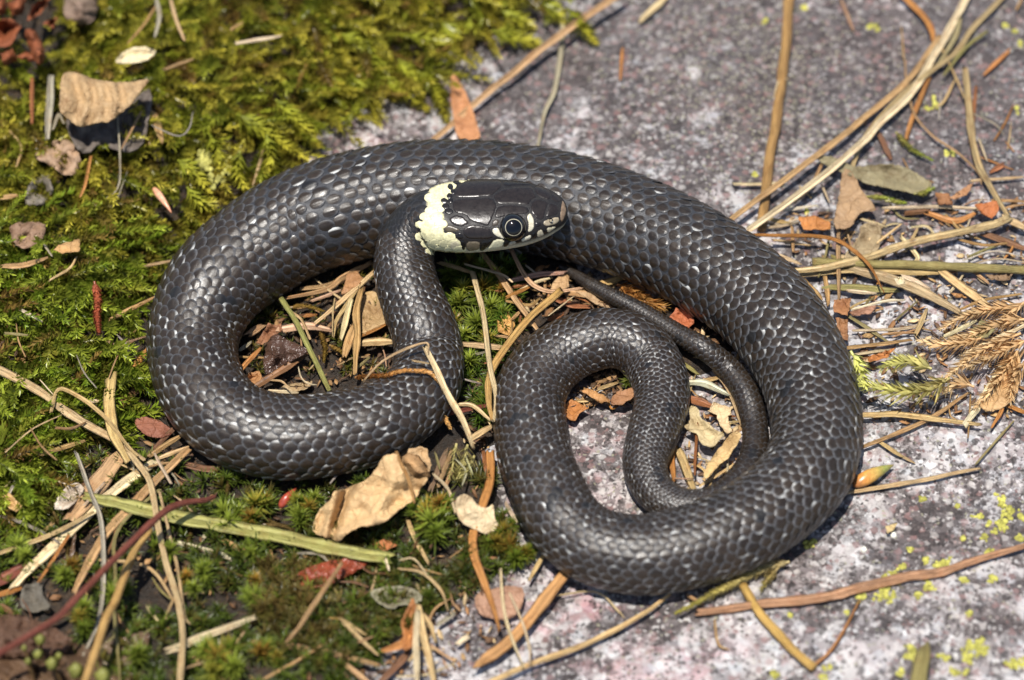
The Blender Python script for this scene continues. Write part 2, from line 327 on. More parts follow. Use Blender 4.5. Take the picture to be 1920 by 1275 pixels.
for i, (x, y, a, bt, bb) in enumerate(HEAD):
    c = hit_z(np.array([x]), np.array([y]), np.array([g0 + 19.3 + 0.35 * math.sin(i / 3.0)]))[0]; ctl.append((*c, a, bt, bb, 2.45))
ctl = np.array(ctl); NB, NN = len(BODY), len(NECK)
dense = catmull(ctl, 60 * len(ctl)); dense[:, 3:6] = np.maximum(dense[:, 3:6], 0.15)
seg = np.r_[0, np.cumsum(np.linalg.norm(np.diff(dense[:, :3], axis=0), axis=1))]; LEN = seg[-1]
NS = 6000; ss = np.linspace(0, LEN, NS); ds = ss[1]
tab = np.stack([np.interp(ss, seg, dense[:, i]) for i in range(7)], -1)
uctl = np.interp(np.arange(len(ctl)) * (60 * len(ctl) - 1) / (len(ctl) - 1), np.arange(60 * len(ctl)), seg)   # s of each control point
def smooth(a, w):
    k = np.hanning(w + 2)[1:-1]; k /= k.sum(); p = np.pad(a, ((w // 2, w - 1 - w // 2), (0, 0)), mode='edge'); return np.stack([np.convolve(p[:, i], k, 'valid') for i in range(a.shape[1])], -1)
wS = int(5.0 / ds) | 1
bodymask = sstep(uctl[NB + NN] - 4, uctl[NB + NN] + 1, ss)[:, None]
tab = smooth(tab, wS) * (1 - bodymask) + smooth(tab, int(1.2 / ds) | 1) * bodymask
T = np.gradient(tab[:, :3], axis=0); T /= np.linalg.norm(T, axis=1)[:, None]; T = smooth(T, int(3 / ds) | 1); T /= np.linalg.norm(T, axis=1)[:, None]
RT = np.cross(T, [0, 0, 1.0]); RT /= np.linalg.norm(RT, axis=1)[:, None]; UU = np.cross(RT, T)
def lut(A, s):
    f = np.clip(s / ds, 0, NS - 1.001); i = f.astype(int); w = (f - i)[..., None]; return A[i] * (1 - w) + A[i + 1] * w
def surf(s, th):
    """point on the snake: s along (tail to snout, mm), th around (0 = back)"""
    t = lut(tab, s); sn = np.sin(th); cs = np.cos(th); n = t[..., 6]; e = 2.0 / n
    u = np.sign(sn) * np.abs(sn) ** e * t[..., 3]; v = np.sign(cs) * np.abs(cs) ** e * np.where(cs > 0, t[..., 4], t[..., 5])
    return t[..., :3] + u[..., None] * lut(RT, s) + v[..., None] * lut(UU, s)
def surfn(s, th):
    e = 0.08; a = surf(s + e, th) - surf(s - e, th); b = surf(s, th + 0.02) - surf(s, th - 0.02); n = np.cross(b, a); l = np.linalg.norm(n, axis=-1)[..., None]
    n = n / np.maximum(l, 1e-9); c = surf(s, th) - lut(tab, s)[..., :3]
    return np.where((n * c).sum(-1)[..., None] < 0, -n, n)
S_VENT = uctl[13]; S_NECK0 = uctl[NB]; S_COLL = uctl[NB + NN] - 0.5; S_ARCH0, S_ARCH1 = uctl[44], uctl[57]
snake = empty('grass_snake', None)
tag(snake, 'coiled blackish keel-scaled snake with pale yellow collar, lying on moss and granite', 'snake')
# body skin, one continuous mesh from tail tip to snout
sb = np.r_[np.arange(0.0, uctl[NB + NN], 0.55), np.linspace(uctl[NB + NN], LEN - 0.02, 90)]; nth = 72
SG, TG = np.meshgrid(sb, np.arange(nth) * 2 * math.pi / nth, indexing='ij'); V = surf(SG, TG)
col = np.empty(V.shape); col[:] = (0.024, 0.025, 0.029)
hd = sstep(S_COLL, S_COLL + 2, SG)[..., None]; tw = np.abs((TG + math.pi) % (2 * math.pi) - math.pi)
low = sstep(1.55, 1.8, tw)[..., None]; col = col * (1 - hd) + hd * ((1 - low) * np.array([0.012, 0.010, 0.009]) + low * np.array([0.52, 0.48, 0.33]))
bel = (sstep(2.0, 2.2, tw) * (1 - sstep(S_COLL, S_COLL + 2, SG)))[..., None]; col = col * (1 - bel) + bel * (0.10, 0.10, 0.095)
COLP = PT("845,384 700,400 560,450 520,500 530,580 485,690 452,880 500,950 600,1003 780,978 772,900 715,850 640,838 632,780 640,700 612,600 680,520 715,440")
cqx, cqy, _ = to_px(V); incol = inpoly((cqx - 680) * 4.25, (cqy - 240) * 4.25, COLP) & (SG > S_COLL - 4) & (tw < 2.6); col[incol] = (0.54, 0.49, 0.29)
V = V.reshape(-1, 3); F = grid_faces(len(sb), nth, True)
tipc = len(V); V = np.vstack([V, surf(np.array([0.0]), np.array([0.0]))[0] * 0 + lut(tab, np.array([0.0]))[0, :3], lut(tab, np.array([LEN]))[0, :3] + T[-1] * 0.25])
F4 = F.tolist(); a0 = (len(sb) - 1) * nth
cap = [[(j + 1) % nth, j, tipc, tipc] for j in range(nth)]
Ftri = [[f[0], f[1], f[2], f[3]] for f in F4] + [[(j + 1) % nth, j, tipc] for j in range(nth)] + [[a0 + j, a0 + (j + 1) % nth, tipc + 1] for j in range(nth)]
body = mk('body', V, Ftri, M_SKIN, snake, col=np.vstack([col.reshape(-1, 3), [[0.03, 0.03, 0.03]] * 2]))
hs = np.where(V[:, 0] > -1e9)[0]
HEADBVH = bvhtree.BVHTree.FromPolygons([tuple(p) for p in V], [f for f in Ftri if f[0] >= (np.searchsorted(sb, uctl[NB]) * nth)], epsilon=0.0)
# ---- scales
na, nbq = 9, 9
aa, bb_ = np.meshgrid(np.linspace(-1, 1, na), np.linspace(0, 1, nbq), indexing='xy')      # across, along (0 = hidden root towards head, 1 = free tip towards tail)
prof = np.sqrt(np.clip(1 - np.abs(2 * (bb_ * 0.985) - 1) ** 2.3, 0, 1)) ; prof = np.where(bb_ < 0.35, np.maximum(prof, 0.72), prof); prof = np.maximum(prof, 0.10)
A_ = aa * prof; SF = grid_faces(nbq, na)[:, ::-1]
def build_scales(s0, th0, L, dth, fat, tone, lift=0.27, glint_fleck=None):
    t1_ = rng.normal(0, 0.055, len(s0))[:, None]; t2_ = rng.normal(0, 0.04, len(s0))[:, None]
    """arrays over scales -> vertices (n, 81, 3) and colours"""
    s = s0[:, None] + (0.5 - bb_.ravel()[None]) * L[:, None] * (1.45 - 0.9 * (1 - fat[:, None]))
    th = th0[:, None] + A_.ravel()[None] * dth[:, None] * 0.66 * fat[:, None]
    P = surf(s, th); Nn = surfn(s, th)
    w = (L * 0.6)[:, None]; a = aa.ravel()[None]; b = bb_.ravel()[None]
    rim = 1 - np.abs(a) ** 3
    h = w * (lift * (b - 0.36) + t1_ * a * (0.3 + 0.7 * b) + t2_ * (b - 0.4) + 0.055 * (1 - a ** 2) * np.sin(np.pi * np.clip(b, 0, 1)) ** 0.7 + 0.05 * np.exp(-(a / 0.13) ** 2) * sstep(0.1, 0.4, b) * (1 - sstep(0.88, 1, b)) - 0.05 * np.abs(a) ** 4)
    h = h - w * 0.06 * (1 - sstep(0.0, 0.3, b)) - w * 0.07 * sstep(0.93, 1.0, b)
    rho = np.sqrt((a * 0.95) ** 2 + ((b - 0.5) / 0.5) ** 2)
    k = sstep(0.70, 1.02, rho)[..., None] * np.ones((len(s0), 1, 1))
    cc = tone[:, None, :3] * (1 - k) + tone[:, None, 3:] * k
    if glint_fleck is not None:  # whitish glint painted into the colour along one scale margin
        f = np.clip(a * np.sign(glint_fleck)[:, None], 0, 1); f = sstep(0.50, 0.85, f) * sstep(0.12, 0.35, b) * (1 - sstep(0.62, 0.92, b)) * np.abs(glint_fleck)[:, None]
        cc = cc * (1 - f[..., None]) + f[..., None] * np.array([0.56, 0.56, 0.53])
    return P + Nn * h[..., None], cc
def lattice(sa, sb_, rows, thf, lf):
    g = np.arange(sa, sb_, 0.05); ph = np.r_[0, np.cumsum(0.05 / lf(g))[:-1]]; out = []
    for i in rows:
        k = np.arange(0, int(ph[-1])) + (0.5 if i % 2 else 0.0); s = np.interp(k, ph, g); out.append(np.stack([s, np.full(len(s), thf(i)), np.full(len(s), float(i)), k], -1))
    return np.vstack(out)
rad = lambda s: np.interp(s, ss, tab[:, 3])
lenf = lambda s: rad(s) * (0.255 - 0.055 * sstep(S_NECK0 + 8, S_NECK0 + 16, s) - 0.02 * sstep(uctl[26], uctl[20], s))
thb = lambda i: math.radians(11.4 * i + 0.13 * i * abs(i))
bodyL = lattice(S_VENT, S_COLL + 0.8, range(-9, 10), thb, lenf)
tail_l = lambda s: np.maximum(rad(s), 0.5) * 0.50
tailL = lattice(0.4, S_VENT + 1.0, range(-4, 5), lambda i: math.radians(27 * i), tail_l)
Lt = np.vstack([bodyL, tailL]); nbod = len(bodyL); istail = np.arange(len(Lt)) >= nbod
s0, th0, ri, kk = Lt.T.copy()
jl = rng.normal(0, 1, (3, len(s0)))
# drop tips crowded into the snout side
Ls = np.where(istail, tail_l(s0), lenf(s0)); dth = np.where(istail, math.radians(27) * 1.25, np.radians(11.4 + 0.26 * np.abs(ri)) * 1.18)
arch = sstep(S_ARCH0 - 15, S_ARCH0 + 25, s0) * (1 - sstep(S_ARCH1 - 30, S_ARCH1, s0)) * (1 - sstep(6.5, 8, np.abs(ri)))
fat = 1.0 - 0.30 * arch
s0 = s0 + jl[0] * Ls * 0.055; th0 = th0 + jl[1] * dth * 0.04; fat = fat * (1 + 0.05 * jl[2])
n = len(s0); r1 = rng.random(n); r2 = rng.random(n)
cen = np.array([0.0195, 0.0130, 0.0082]) * (0.75 + 0.55 * r1[:, None]); edge = np.array([0.056, 0.056, 0.058]) * (0.7 + 0.6 * r2[:, None])
blk = (vnoise(s0 / 3.4, ri * 0.55 + 20, 31) + 0.5 * (r1 - 0.5) > 0.50) | ((np.abs(np.abs(ri) - 6) < 1.2) & (vnoise(s0 / 5, ri * 0.3 + 9, 33) + 0.4 * (r2 - 0.5) > 0.42))
blk |= (s0 > S_COLL - 7) & (s0 < S_COLL + 2) & (r2 > 0.25)
cen[blk] = (0.010, 0.0088, 0.0080); edge[blk] = (0.022, 0.022, 0.024)
pale = (np.abs(ri) >= 8) & ~istail & ~blk & (r2 > 0.25); mixp = np.where(np.abs(ri) == 9, 0.75, 0.4)[:, None] * (0.4 + 0.6 * sstep(uctl[55], uctl[60], s0))[:, None]
edge = np.where(pale[:, None], edge * (1 - mixp) + mixp * np.array([0.42, 0.40, 0.33]), edge); cen = np.where(pale[:, None], cen * (1 - 0.5 * mixp) + 0.5 * mixp * np.array([0.14, 0.10, 0.06]), cen)
cen[istail] *= 0.9; edge[istail] *= 0.75
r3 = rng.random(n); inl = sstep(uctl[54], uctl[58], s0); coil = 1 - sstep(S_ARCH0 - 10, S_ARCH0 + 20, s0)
glint = np.where(r3 < 0.10 + 0.42 * inl * (1 - sstep(uctl[NB] + 4, uctl[NB] + 20, s0)) + 0.16 * coil, rng.uniform(0.35, 1.0, n) * np.where(rng.random(n) < 0.5, -1, 1), 0.0); glint[istail | blk] = 0  # random scales get a painted glint, most often on the neck loop
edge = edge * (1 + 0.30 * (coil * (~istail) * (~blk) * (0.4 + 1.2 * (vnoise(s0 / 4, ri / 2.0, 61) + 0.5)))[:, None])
SV, SC = build_scales(s0, th0, Ls, dth, fat, np.hstack([cen, edge]), glint_fleck=glint)
# the 300 scales that show largest become parts of their own
Pc = SV[:, 40]; Nc = surfn(s0, th0); vdir = CAMP - Pc; dep = np.linalg.norm(vdir, axis=1); face = (Nc * vdir).sum(1) / dep
area = np.where(face > 0.35, Ls * dth * rad(s0) * face, 0)
qx, qy, _ = to_px(Pc); hidden = ((qx > 800) & (qx < 1075) & (qy > 320) & (qy < 490)) & (s0 < S_NECK0)
area[hidden] = 0; top = np.zeros(n, bool); top[np.argsort(-area)[:300]] = True
def join(idx):
    m_ = len(idx); return SV[idx].reshape(-1, 3), (SF[None] + (np.arange(m_) * na * nbq)[:, None, None]).reshape(-1, 4), SC[idx].reshape(-1, 3)
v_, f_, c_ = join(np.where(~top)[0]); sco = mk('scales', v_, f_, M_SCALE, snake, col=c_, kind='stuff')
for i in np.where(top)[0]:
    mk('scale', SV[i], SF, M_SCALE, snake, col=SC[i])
# belly shields, joined (edge-on under the body)
kk2 = lattice(S_VENT, S_COLL - 1, [0], lambda i: math.pi, lenf); s_, t_ = kk2[:, 0], kk2[:, 1]; rr = rng.random(len(s_))
tone = np.where((rr > 0.45)[:, None], np.array([0.40, 0.38, 0.30, 0.55, 0.53, 0.44]), np.array([0.02, 0.022, 0.03, 0.03, 0.03, 0.04]))
v_, c_ = build_scales(s_, t_, lenf(s_) * 1.05, np.full(len(s_), math.radians(98)), np.ones(len(s_)), tone, 0.14)
mk('belly_shields', v_.reshape(-1, 3), (SF[None] + (np.arange(len(s_)) * na * nbq)[:, None, None]).reshape(-1, 4), M_SCALE, snake, col=c_.reshape(-1, 3), kind='stuff')

# ---------------------------------------------------------------- head shields, traced and laid on the head's surface
def cast(px_, py_):
    d = ray(np.array([px_]), np.array([py_]))[0]; h = HEADBVH.ray_cast(Vector(CAMP), Vector(d).normalized())
    if h[0] is None:
        p = Vector(CAMP) + Vector(d).normalized() * float(np.linalg.norm(hit_z(np.array([px_]), np.array([py_]), np.array([g0 + 19.5]))[0] - CAMP)); h = HEADBVH.find_nearest(p)
    return np.array(h[0]), np.array(h[1])
def fill_poly(poly, step):
    poly = np.asarray(poly, float); ring = []
    for i in range(len(poly)):
        a, b = poly[i], poly[(i + 1) % len(poly)]; m_ = max(1, int(np.hypot(*(b - a)) / step)); ring += [a + (b - a) * j / m_ for j in range(m_)]
    ring = np.array(ring); lo = ring.min(0); hi = ring.max(0); gx, gy = np.meshgrid(np.arange(lo[0], hi[0], step), np.arange(lo[1], hi[1], step * 0.87)); gx = gx + (np.arange(gx.shape[0]) % 2)[:, None] * step / 2
    gx = gx.ravel(); gy = gy.ravel(); k_ = inpoly(gx, gy, ring) & (polydist(gx, gy, ring) > step * 0.55); pts = np.vstack([ring, np.stack([gx[k_], gy[k_]], -1)])
    nr = len(ring); r = geometry.delaunay_2d_cdt([Vector(p) for p in pts.tolist()], [], [list(range(nr))], 1, 1e-6)
    P = np.array([tuple(v) for v in r[0]]); return P, [list(f) for f in r[2]], polydist(P[:, 0], P[:, 1], ring)
def round_poly(poly, it=2):
    P = np.asarray(poly, float)
    for _ in range(it):
        Q = np.roll(P, -1, 0); P = np.stack([P * 0.78 + Q * 0.22, P * 0.22 + Q * 0.78], 1).reshape(-1, 2)
    return P
def plate(name, crop, col, height=0.10, inset=0.15, edgecol=None, tiltx=0.0, step=2.2, parent=None, label=None):
    poly = round_poly([(680 + x / 4.25, 240 + y / 4.25) for x, y in crop], 1); c = poly.mean(0)
    d = poly - c; l = np.linalg.norm(d, axis=1)[:, None]; poly = c + d * np.maximum(0.6, (l - inset * 0.8) / l)
    P, Fs, dist = fill_poly(poly, step); V_ = []; cols = []
    col = np.array(col); ec = col * 0.55 if edgecol is None else np.array(edgecol); xm = P[:, 0].min(); xr = np.ptp(P[:, 0]) + 1e-6
    for (x, y), dd in zip(P, dist):
        p, n_ = cast(x, y); e = 1 - math.exp(-dd / 0.55); h = 0.02 + height * e + tiltx * (1 - (x - xm) / xr) - (0.07 if dd < 0.05 else 0); V_.append(p + n_ * h); w_ = min(1.0, dd / 1.2); cols.append(ec * (1 - w_) + col * w_)
    V_ = np.array(V_)
    # make normals outward
    o = mk(name, V_, [f[::-1] for f in Fs] if len({len(f) for f in Fs}) > 1 else np.array(Fs)[:, ::-1], M_PLATE, parent or snake, col=np.array(cols))
    if label: o['label'] = label
    return o
DK = (0.011, 0.009, 0.008); DK2 = (0.016, 0.012, 0.010); CR = (0.62, 0.58, 0.38); TAN = (0.30, 0.25, 0.17); BLK = (0.008, 0.008, 0.008); BRN = (0.16, 0.11, 0.07)
C = lambda s: PT(s)
for nm, s, c in [('parietal_shield', "716,575 770,563 900,558 1033,550 1072,612 1052,680 1022,748 1000,788 940,768 862,748 812,690 742,680 712,640", DK2),
                 ('parietal_shield', "735,545 725,520 745,480 790,430 850,402 950,394 1060,396 1105,412 1110,472 1060,512 1030,540 900,550 780,552", DK2),
                 ('frontal_shield', "1038,545 1067,510 1117,482 1250,464 1360,464 1368,505 1393,550 1343,575 1322,618 1200,602 1080,608 1052,570", DK2),
                 ('brow_shield', "1116,412 1180,398 1280,394 1368,436 1360,458 1250,458 1120,472", DK),
                 ('brow_shield', "1082,617 1200,610 1318,628 1333,665 1300,688 1200,692 1130,706 1085,720 1047,712 1057,660", DK2),
                 ('prefrontal_shield', "1377,452 1420,447 1498,500 1508,540 1488,578 1400,548 1367,500", DK2),
                 ('prefrontal_shield', "1352,577 1400,558 1488,588 1468,640 1448,716 1420,740 1372,716 1332,650", DK2),
                 ('internasal_shield', "1507,512 1558,540 1588,575 1563,598 1502,578", DK2), ('internasal_shield', "1492,592 1558,606 1568,650 1558,688 1500,706 1457,716 1477,640", DK2),
                 ('snout_shield', "1592,572 1614,600 1627,650 1618,700 1585,765 1568,720 1576,650 1582,600", BRN), ('nasal_shield', "1450,732 1560,702 1573,738 1545,768 1470,788 1432,768", TAN),
                 ('cheek_shield', "1377,747 1428,752 1423,783 1372,798", DK), ('preocular_shield', "1303,697 1340,672 1368,730 1368,800 1342,828 1312,835 1322,770", (0.50, 0.46, 0.34)),
                 ('postocular_shield', "1027,755 1050,722 1090,730 1082,780 1032,790", (0.05, 0.04, 0.03)), ('postocular_shield', "1032,800 1083,790 1100,840 1140,878 1120,888 1060,863 1030,830", (0.55, 0.51, 0.38)),
                 ('temple_shield', "850,768 950,778 1018,802 1023,830 1048,868 1000,888 900,888 832,883 802,850 792,810", DK2), ('temple_shield', "680,722 740,688 800,702 848,752 838,770 780,793 710,768", DK2),
                 ('temple_shield', "642,790 690,768 768,802 778,820 720,833 662,833", (0.07, 0.055, 0.035)), ('temple_shield', "722,852 780,828 808,866 798,888 742,888", DK),
                 ('lip_shield', "772,892 818,898 822,985 785,975", BLK), ('lip_shield', "822,903 930,900 942,935 920,978 825,985", (0.13, 0.105, 0.07)), ('lip_shield', "940,902 1045,887 1000,945 962,983 925,980", BLK),
                 ('lip_shield', "1050,882 1138,886 1112,958 975,982 1005,945", CR), ('lip_shield', "1124,900 1180,892 1160,943 1117,955", BLK), ('lip_shield', "1168,908 1213,892 1228,923 1157,945", (0.42, 0.38, 0.28)),
                 ('lip_shield', "1213,890 1258,882 1262,913 1230,925", BLK), ('lip_shield', "1262,880 1348,842 1343,888 1264,913", (0.60, 0.56, 0.42)), ('lip_shield', "1342,837 1378,822 1383,868 1350,884", BLK),
                 ('lip_shield', "1386,822 1428,802 1453,858 1388,878", (0.42, 0.37, 0.26)), ('lip_shield', "1430,805 1455,796 1474,843 1460,850", BLK), ('lip_shield', "1457,792 1548,780 1530,808 1474,843", (0.46, 0.41, 0.28))]:
    lab = None
    if nm == 'lip_shield': lab = 'black lip shield' if c == BLK else 'cream and buff lip shield'
    plate(nm, C(s), c, label=lab, height=0.09)
# collar: pale yellow scales behind the head, and the small dark row in front of them
COLP = C("845,384 700,400 560,450 520,500 530,580 485,690 452,880 500,950 600,1003 780,978 772,900 715,850 640,838 632,780 640,700 612,600 680,520 715,440")
for r_ in range(12):
    for c_i in range(6):
        cx = 440 + c_i * 74 + (37 if r_ % 2 else 0) + random.uniform(-5, 5); cy = 400 + r_ * 52 + random.uniform(-5, 5)
        if inpoly(np.array([cx]), np.array([cy]), COLP)[0]:
            an = np.linspace(0, 2 * math.pi, 12, endpoint=False); ell = [(cx + 60 * math.cos(t), cy + 41 * math.sin(t)) for t in an]
            k_ = random.uniform(0.92, 1.08); plate('collar_scale', ell, (0.60 * k_, 0.56 * k_, 0.33 * k_), 0.03, 0.0, (0.44, 0.40, 0.23), tiltx=0.12, step=2.4)
for cx, cy, rx, ry, c in [(700, 470, 30, 28, DK), (722, 505, 24, 20, DK), (692, 540, 26, 24, DK), (650, 578, 34, 24, DK), (702, 578, 22, 22, DK), (662, 625, 34, 26, DK), (688, 665, 36, 26, DK), (622, 648, 34, 28, (.62, .57, .38)), (612, 752, 42, 36, (.55, .50, .33)), (646, 540, 26, 26, (.5, .45, .3)), (735, 935, 44, 40, (.5, .45, .3)), (745, 430, 30, 22, DK), (800, 402, 34, 16, DK)]:
    an = np.linspace(0, 2 * math.pi, 12, endpoint=False); plate('nape_scale', [(cx + rx * math.cos(t), cy + ry * math.sin(t)) for t in an], c, 0.08, 0.0, tiltx=0.08, step=1.7)
# eye
ec, en = cast(680 + 1200 / 4.25, 240 + 792 / 4.25); vd = (CAMP - ec) / np.linalg.norm(CAMP - ec); en = en / np.linalg.norm(en)
ax = en * 0.75 + vd * 0.45; ax /= np.linalg.norm(ax); t1 = np.cross(ax, [0, 0, 1.0]); t1 /= np.linalg.norm(t1); t2 = np.cross(t1, ax)
def cap_mesh(name, R, a0_, a1_, mat, off=0.0, parent=None):
    al = np.linspace(a0_, a1_, 18); be = np.arange(40) * 2 * math.pi / 40; A2, B2 = np.meshgrid(al, be, indexing='ij'); ctr = ec - en * 0.95
    V_ = ctr + R * (np.cos(A2)[..., None] * ax + np.sin(A2)[..., None] * (np.cos(B2)[..., None] * t1 + np.sin(B2)[..., None] * t2)) * (1 + off)
    return mk(name, V_.reshape(-1, 3), grid_faces(18, 40, True)[:, ::-1], mat, parent or snake)
M_EYE = plain('eye_dark', (0.006, 0.006, 0.007), 0.08, 0.5, 0.0); M_IRIS = plain('eye_ring_pale', (0.34, 0.31, 0.22), 0.25, 0.5, 0.5)
eye = cap_mesh('eye', 2.65, 0.0, 1.75, M_EYE); cap_mesh('iris_ring', 2.65, 0.58, 0.64, M_IRIS, 0.012, eye); cap_mesh('pupil', 2.65, 0.0, 0.56, plain('pupil_black', (0.002, 0.002, 0.003), 0.04, 0.5, 0.0), 0.010, eye)
nc, nn_ = cast(680 + 1497 / 4.25, 240 + 737 / 4.25); an = np.arange(14) * 2 * math.pi / 14; q1 = np.cross(nn_, [0, 0, 1.0]); q1 /= np.linalg.norm(q1); q2 = np.cross(q1, nn_)
ring = [nc + nn_ * 0.24 + 0.42 * math.cos(a) * q1 + 0.50 * math.sin(a) * q2 for a in an]; inn = [nc + nn_ * 0.05 + 0.2 * math.cos(a) * q1 + 0.26 * math.sin(a) * q2 for a in an]
mk('nostril', np.array(ring + inn + [nc]), [[i, (i + 1) % 14, 14 + (i + 1) % 14, 14 + i] for i in range(14)] + [[14 + i, 14 + (i + 1) % 14, 28] for i in range(14)], M_EYE, snake)

#MARK_REST
# ---------------------------------------------------------------- straws, blades and stems: traced on the photo, laid on the ground
STRAW = (0.62, 0.43, 0.20); PALE = (0.72, 0.56, 0.34); TANC = (0.50, 0.30, 0.13); GOLD = (0.60, 0.36, 0.11); RUST = (0.34, 0.13, 0.05); ORNG = (0.50, 0.22, 0.06); OLIV = (0.30, 0.25, 0.09)
GRNS = (0.34, 0.33, 0.10); GREY = (0.42, 0.36, 0.27); CREAM = (0.78, 0.66, 0.46); RED = (0.22, 0.06, 0.035); DARK = (0.09, 0.055, 0.03); PINK = (0.50, 0.30, 0.20); BROWN = (0.22, 0.11, 0.05)
def ribbon(name, pts, w, color, h=1.2, taper=(0.8, 0.55), rnd=False, hs=None, seed=0, bend=0.0, mat=None, parent=None, absz=False):
    """pts photo px, w width px, h mm over the ground (or hs: one height per point)"""
    rs = random.Random(seed * 7919 + int(pts[0][0] * 13 + pts[0][1])); P2 = np.asarray(pts, float)
    Lpx = np.hypot(*np.diff(P2, axis=0).T).sum(); n_ = int(max(9, Lpx / 9))
    hh = np.asarray(hs if hs is not None else [h] * len(P2), float); C3 = catmull(np.column_stack([P2, hh]), n_)
    u_ = np.linspace(0, 1, n_)
    jit = np.array([mnoise.noise(Vector((t * Lpx / 60, seed * 3.7 + P2[0, 0], 0))) for t in u_]); dirv = np.gradient(C3[:, :2], axis=0); dirv /= np.linalg.norm(dirv, axis=1)[:, None] + 1e-9
    xy = C3[:, :2] + np.stack([-dirv[:, 1], dirv[:, 0]], -1) * (jit * min(2.2, w * 0.14))[:, None]
    if absz: Pz = C3[:, 2] + g0
    else:
        G = drop(xy[:, 0], xy[:, 1], C3[:, 2], ground_smooth); gz = G[:, 2]; k = 5; gp = np.pad(gz, k, mode='edge'); mx = np.array([gp[i:i + 2 * k + 1].max() for i in range(n_)]); mp = np.pad(mx * 0.5 + gz * 0.5, k, mode='edge')
        Pz = np.array([mp[i:i + 2 * k + 1].mean() for i in range(n_)])
    P = hit_z(xy[:, 0], xy[:, 1], Pz); kpx = to_px(P)[2] / FPX
    half = 0.5 * w * kpx * (1 + 0.22 * np.array([mnoise.noise(Vector((t * Lpx / 30, 9 + seed, 3))) for t in u_]))
    prof = np.minimum(1, taper[0] + (1 - taper[0]) * np.minimum(1, u_ / 0.25)) * np.minimum(1, taper[1] + (1 - taper[1]) * np.minimum(1, (1 - u_) / 0.35)); half = np.maximum(half * prof, 0.07)
    Tn = np.gradient(P, axis=0); Tn /= np.linalg.norm(Tn, axis=1)[:, None] + 1e-9
    vd_ = CAMP - P; vd_ /= np.linalg.norm(vd_, axis=1)[:, None]; up = np.array([0, 0, 1.0]) * 0.6 + vd_ * 0.55
    tw_ = rs.uniform(-0.35, 0.35) + np.array([mnoise.noise(Vector((t * Lpx / 90, 31 + seed, 7))) for t in u_]) * 0.5
    S = np.cross(Tn, up); S /= np.linalg.norm(S, axis=1)[:, None] + 1e-9; Nn_ = np.cross(S, Tn); c_, s_n = np.cos(tw_)[:, None], np.sin(tw_)[:, None]; S, Nn_ = S * c_ + Nn_ * s_n, Nn_ * c_ - S * s_n
    S = S / np.maximum(np.abs((S * np.cross(Tn, vd_)).sum(1) / (np.linalg.norm(np.cross(Tn, vd_), axis=1) + 1e-9)), 0.75)[:, None]
    if rnd:
        k = 10; an_ = np.arange(k) * 2 * math.pi / k; prof2 = np.stack([np.cos(an_), np.sin(an_)], -1)
    else:
        th = rs.uniform(0.10, 0.2); cup = rs.uniform(-0.1, 0.30); prof2 = np.array([(-1, cup), (-0.62, cup * 0.2 + th), (-0.2, th * 0.7 - cup * .2), (0.2, th * 1.15 - cup * .2), (0.6, cup * 0.2 + th), (1, cup), (0.6, cup * .2 - th * 0.5), (0, -th * 0.6 - cup * .3), (-0.6, cup * .2 - th * 0.5)]); k = 9
    V_ = P[:, None, :] + half[:, None, None] * (prof2[None, :, 0:1] * S[:, None] + prof2[None, :, 1:2] * Nn_[:, None])
    if not rnd:                                   # torn, uneven ends
        for e, sg in ((0, -1), (-1, 1)):
            bk = [rs.uniform(-0.6, 2.6) for _ in range(5)]; V_[e] += Tn[e] * (np.array([bk[int((q_[0] + 1) * 2.2)] + rs.uniform(-.2, .2) for q_ in prof2])[:, None] * half[e] * sg)
    F_ = grid_faces(n_, k, True); arc = u_ * Lpx * 0.1
    uv = np.stack([np.broadcast_to(prof2[None, :, 0] + 3.1 * prof2[None, :, 1], (n_, k)), np.broadcast_to(arc[:, None], (n_, k)), np.full((n_, k), seed * 1.37 % 50)], -1)
    Fl = F_.tolist() + [list(range(k))[::-1], [(n_ - 1) * k + j for j in range(k)]]
    o = mk(name, V_.reshape(-1, 3), Fl, mat or M_STRAW, parent, uvw=uv.reshape(-1, 3)); v_ = 1 + rs.uniform(-0.14, 0.14); o.color = (color[0] * v_, color[1] * v_ * rs.uniform(0.96, 1.04), color[2] * v_ * rs.uniform(0.85, 1.15), 1)
    return o
NOUN = {'plant_thread': 'thread', 'straw_splint': 'splint', 'straw_sliver': 'sliver', 'grass_scrap': 'scrap', 'dry_straw': 'straw'}
CN = {STRAW: 'straw-yellow', PALE: 'pale', TANC: 'tan', GOLD: 'golden', RUST: 'rusty', ORNG: 'orange', OLIV: 'olive', GRNS: 'greenish', GREY: 'grey', CREAM: 'cream', RED: 'dark red', DARK: 'dark', PINK: 'pinkish', BROWN: 'brown'}
G = {'bank': ('caught in the feathery moss bank', 'straws in the moss bank'), 'tangle': ('in the straw tangle outside the neck loop', 'straws of the tangle'), 'loop': ('inside the neck loop', 'straws inside the neck loop'),
     'mid': ('between neck and tail coil', 'straws between neck and tail coil'), 'hole': ('inside the tail coil', 'straws inside the tail coil'), 'band': ('in the litter band beside the tail coil', 'straws of the litter band'),
     'bundle': ('on the dark bare rock', 'straws on the dark rock'), 'pale': ('on the yellow-spotted pale rock', 'straws on the pale rock'), 'wet': ('in dark wet moss near the crumpled leaf', 'straws in the wet moss'), 'back': ('on the rock behind the arched back', 'straws behind the arched back')}
SC_ = {}
nstr = [0]
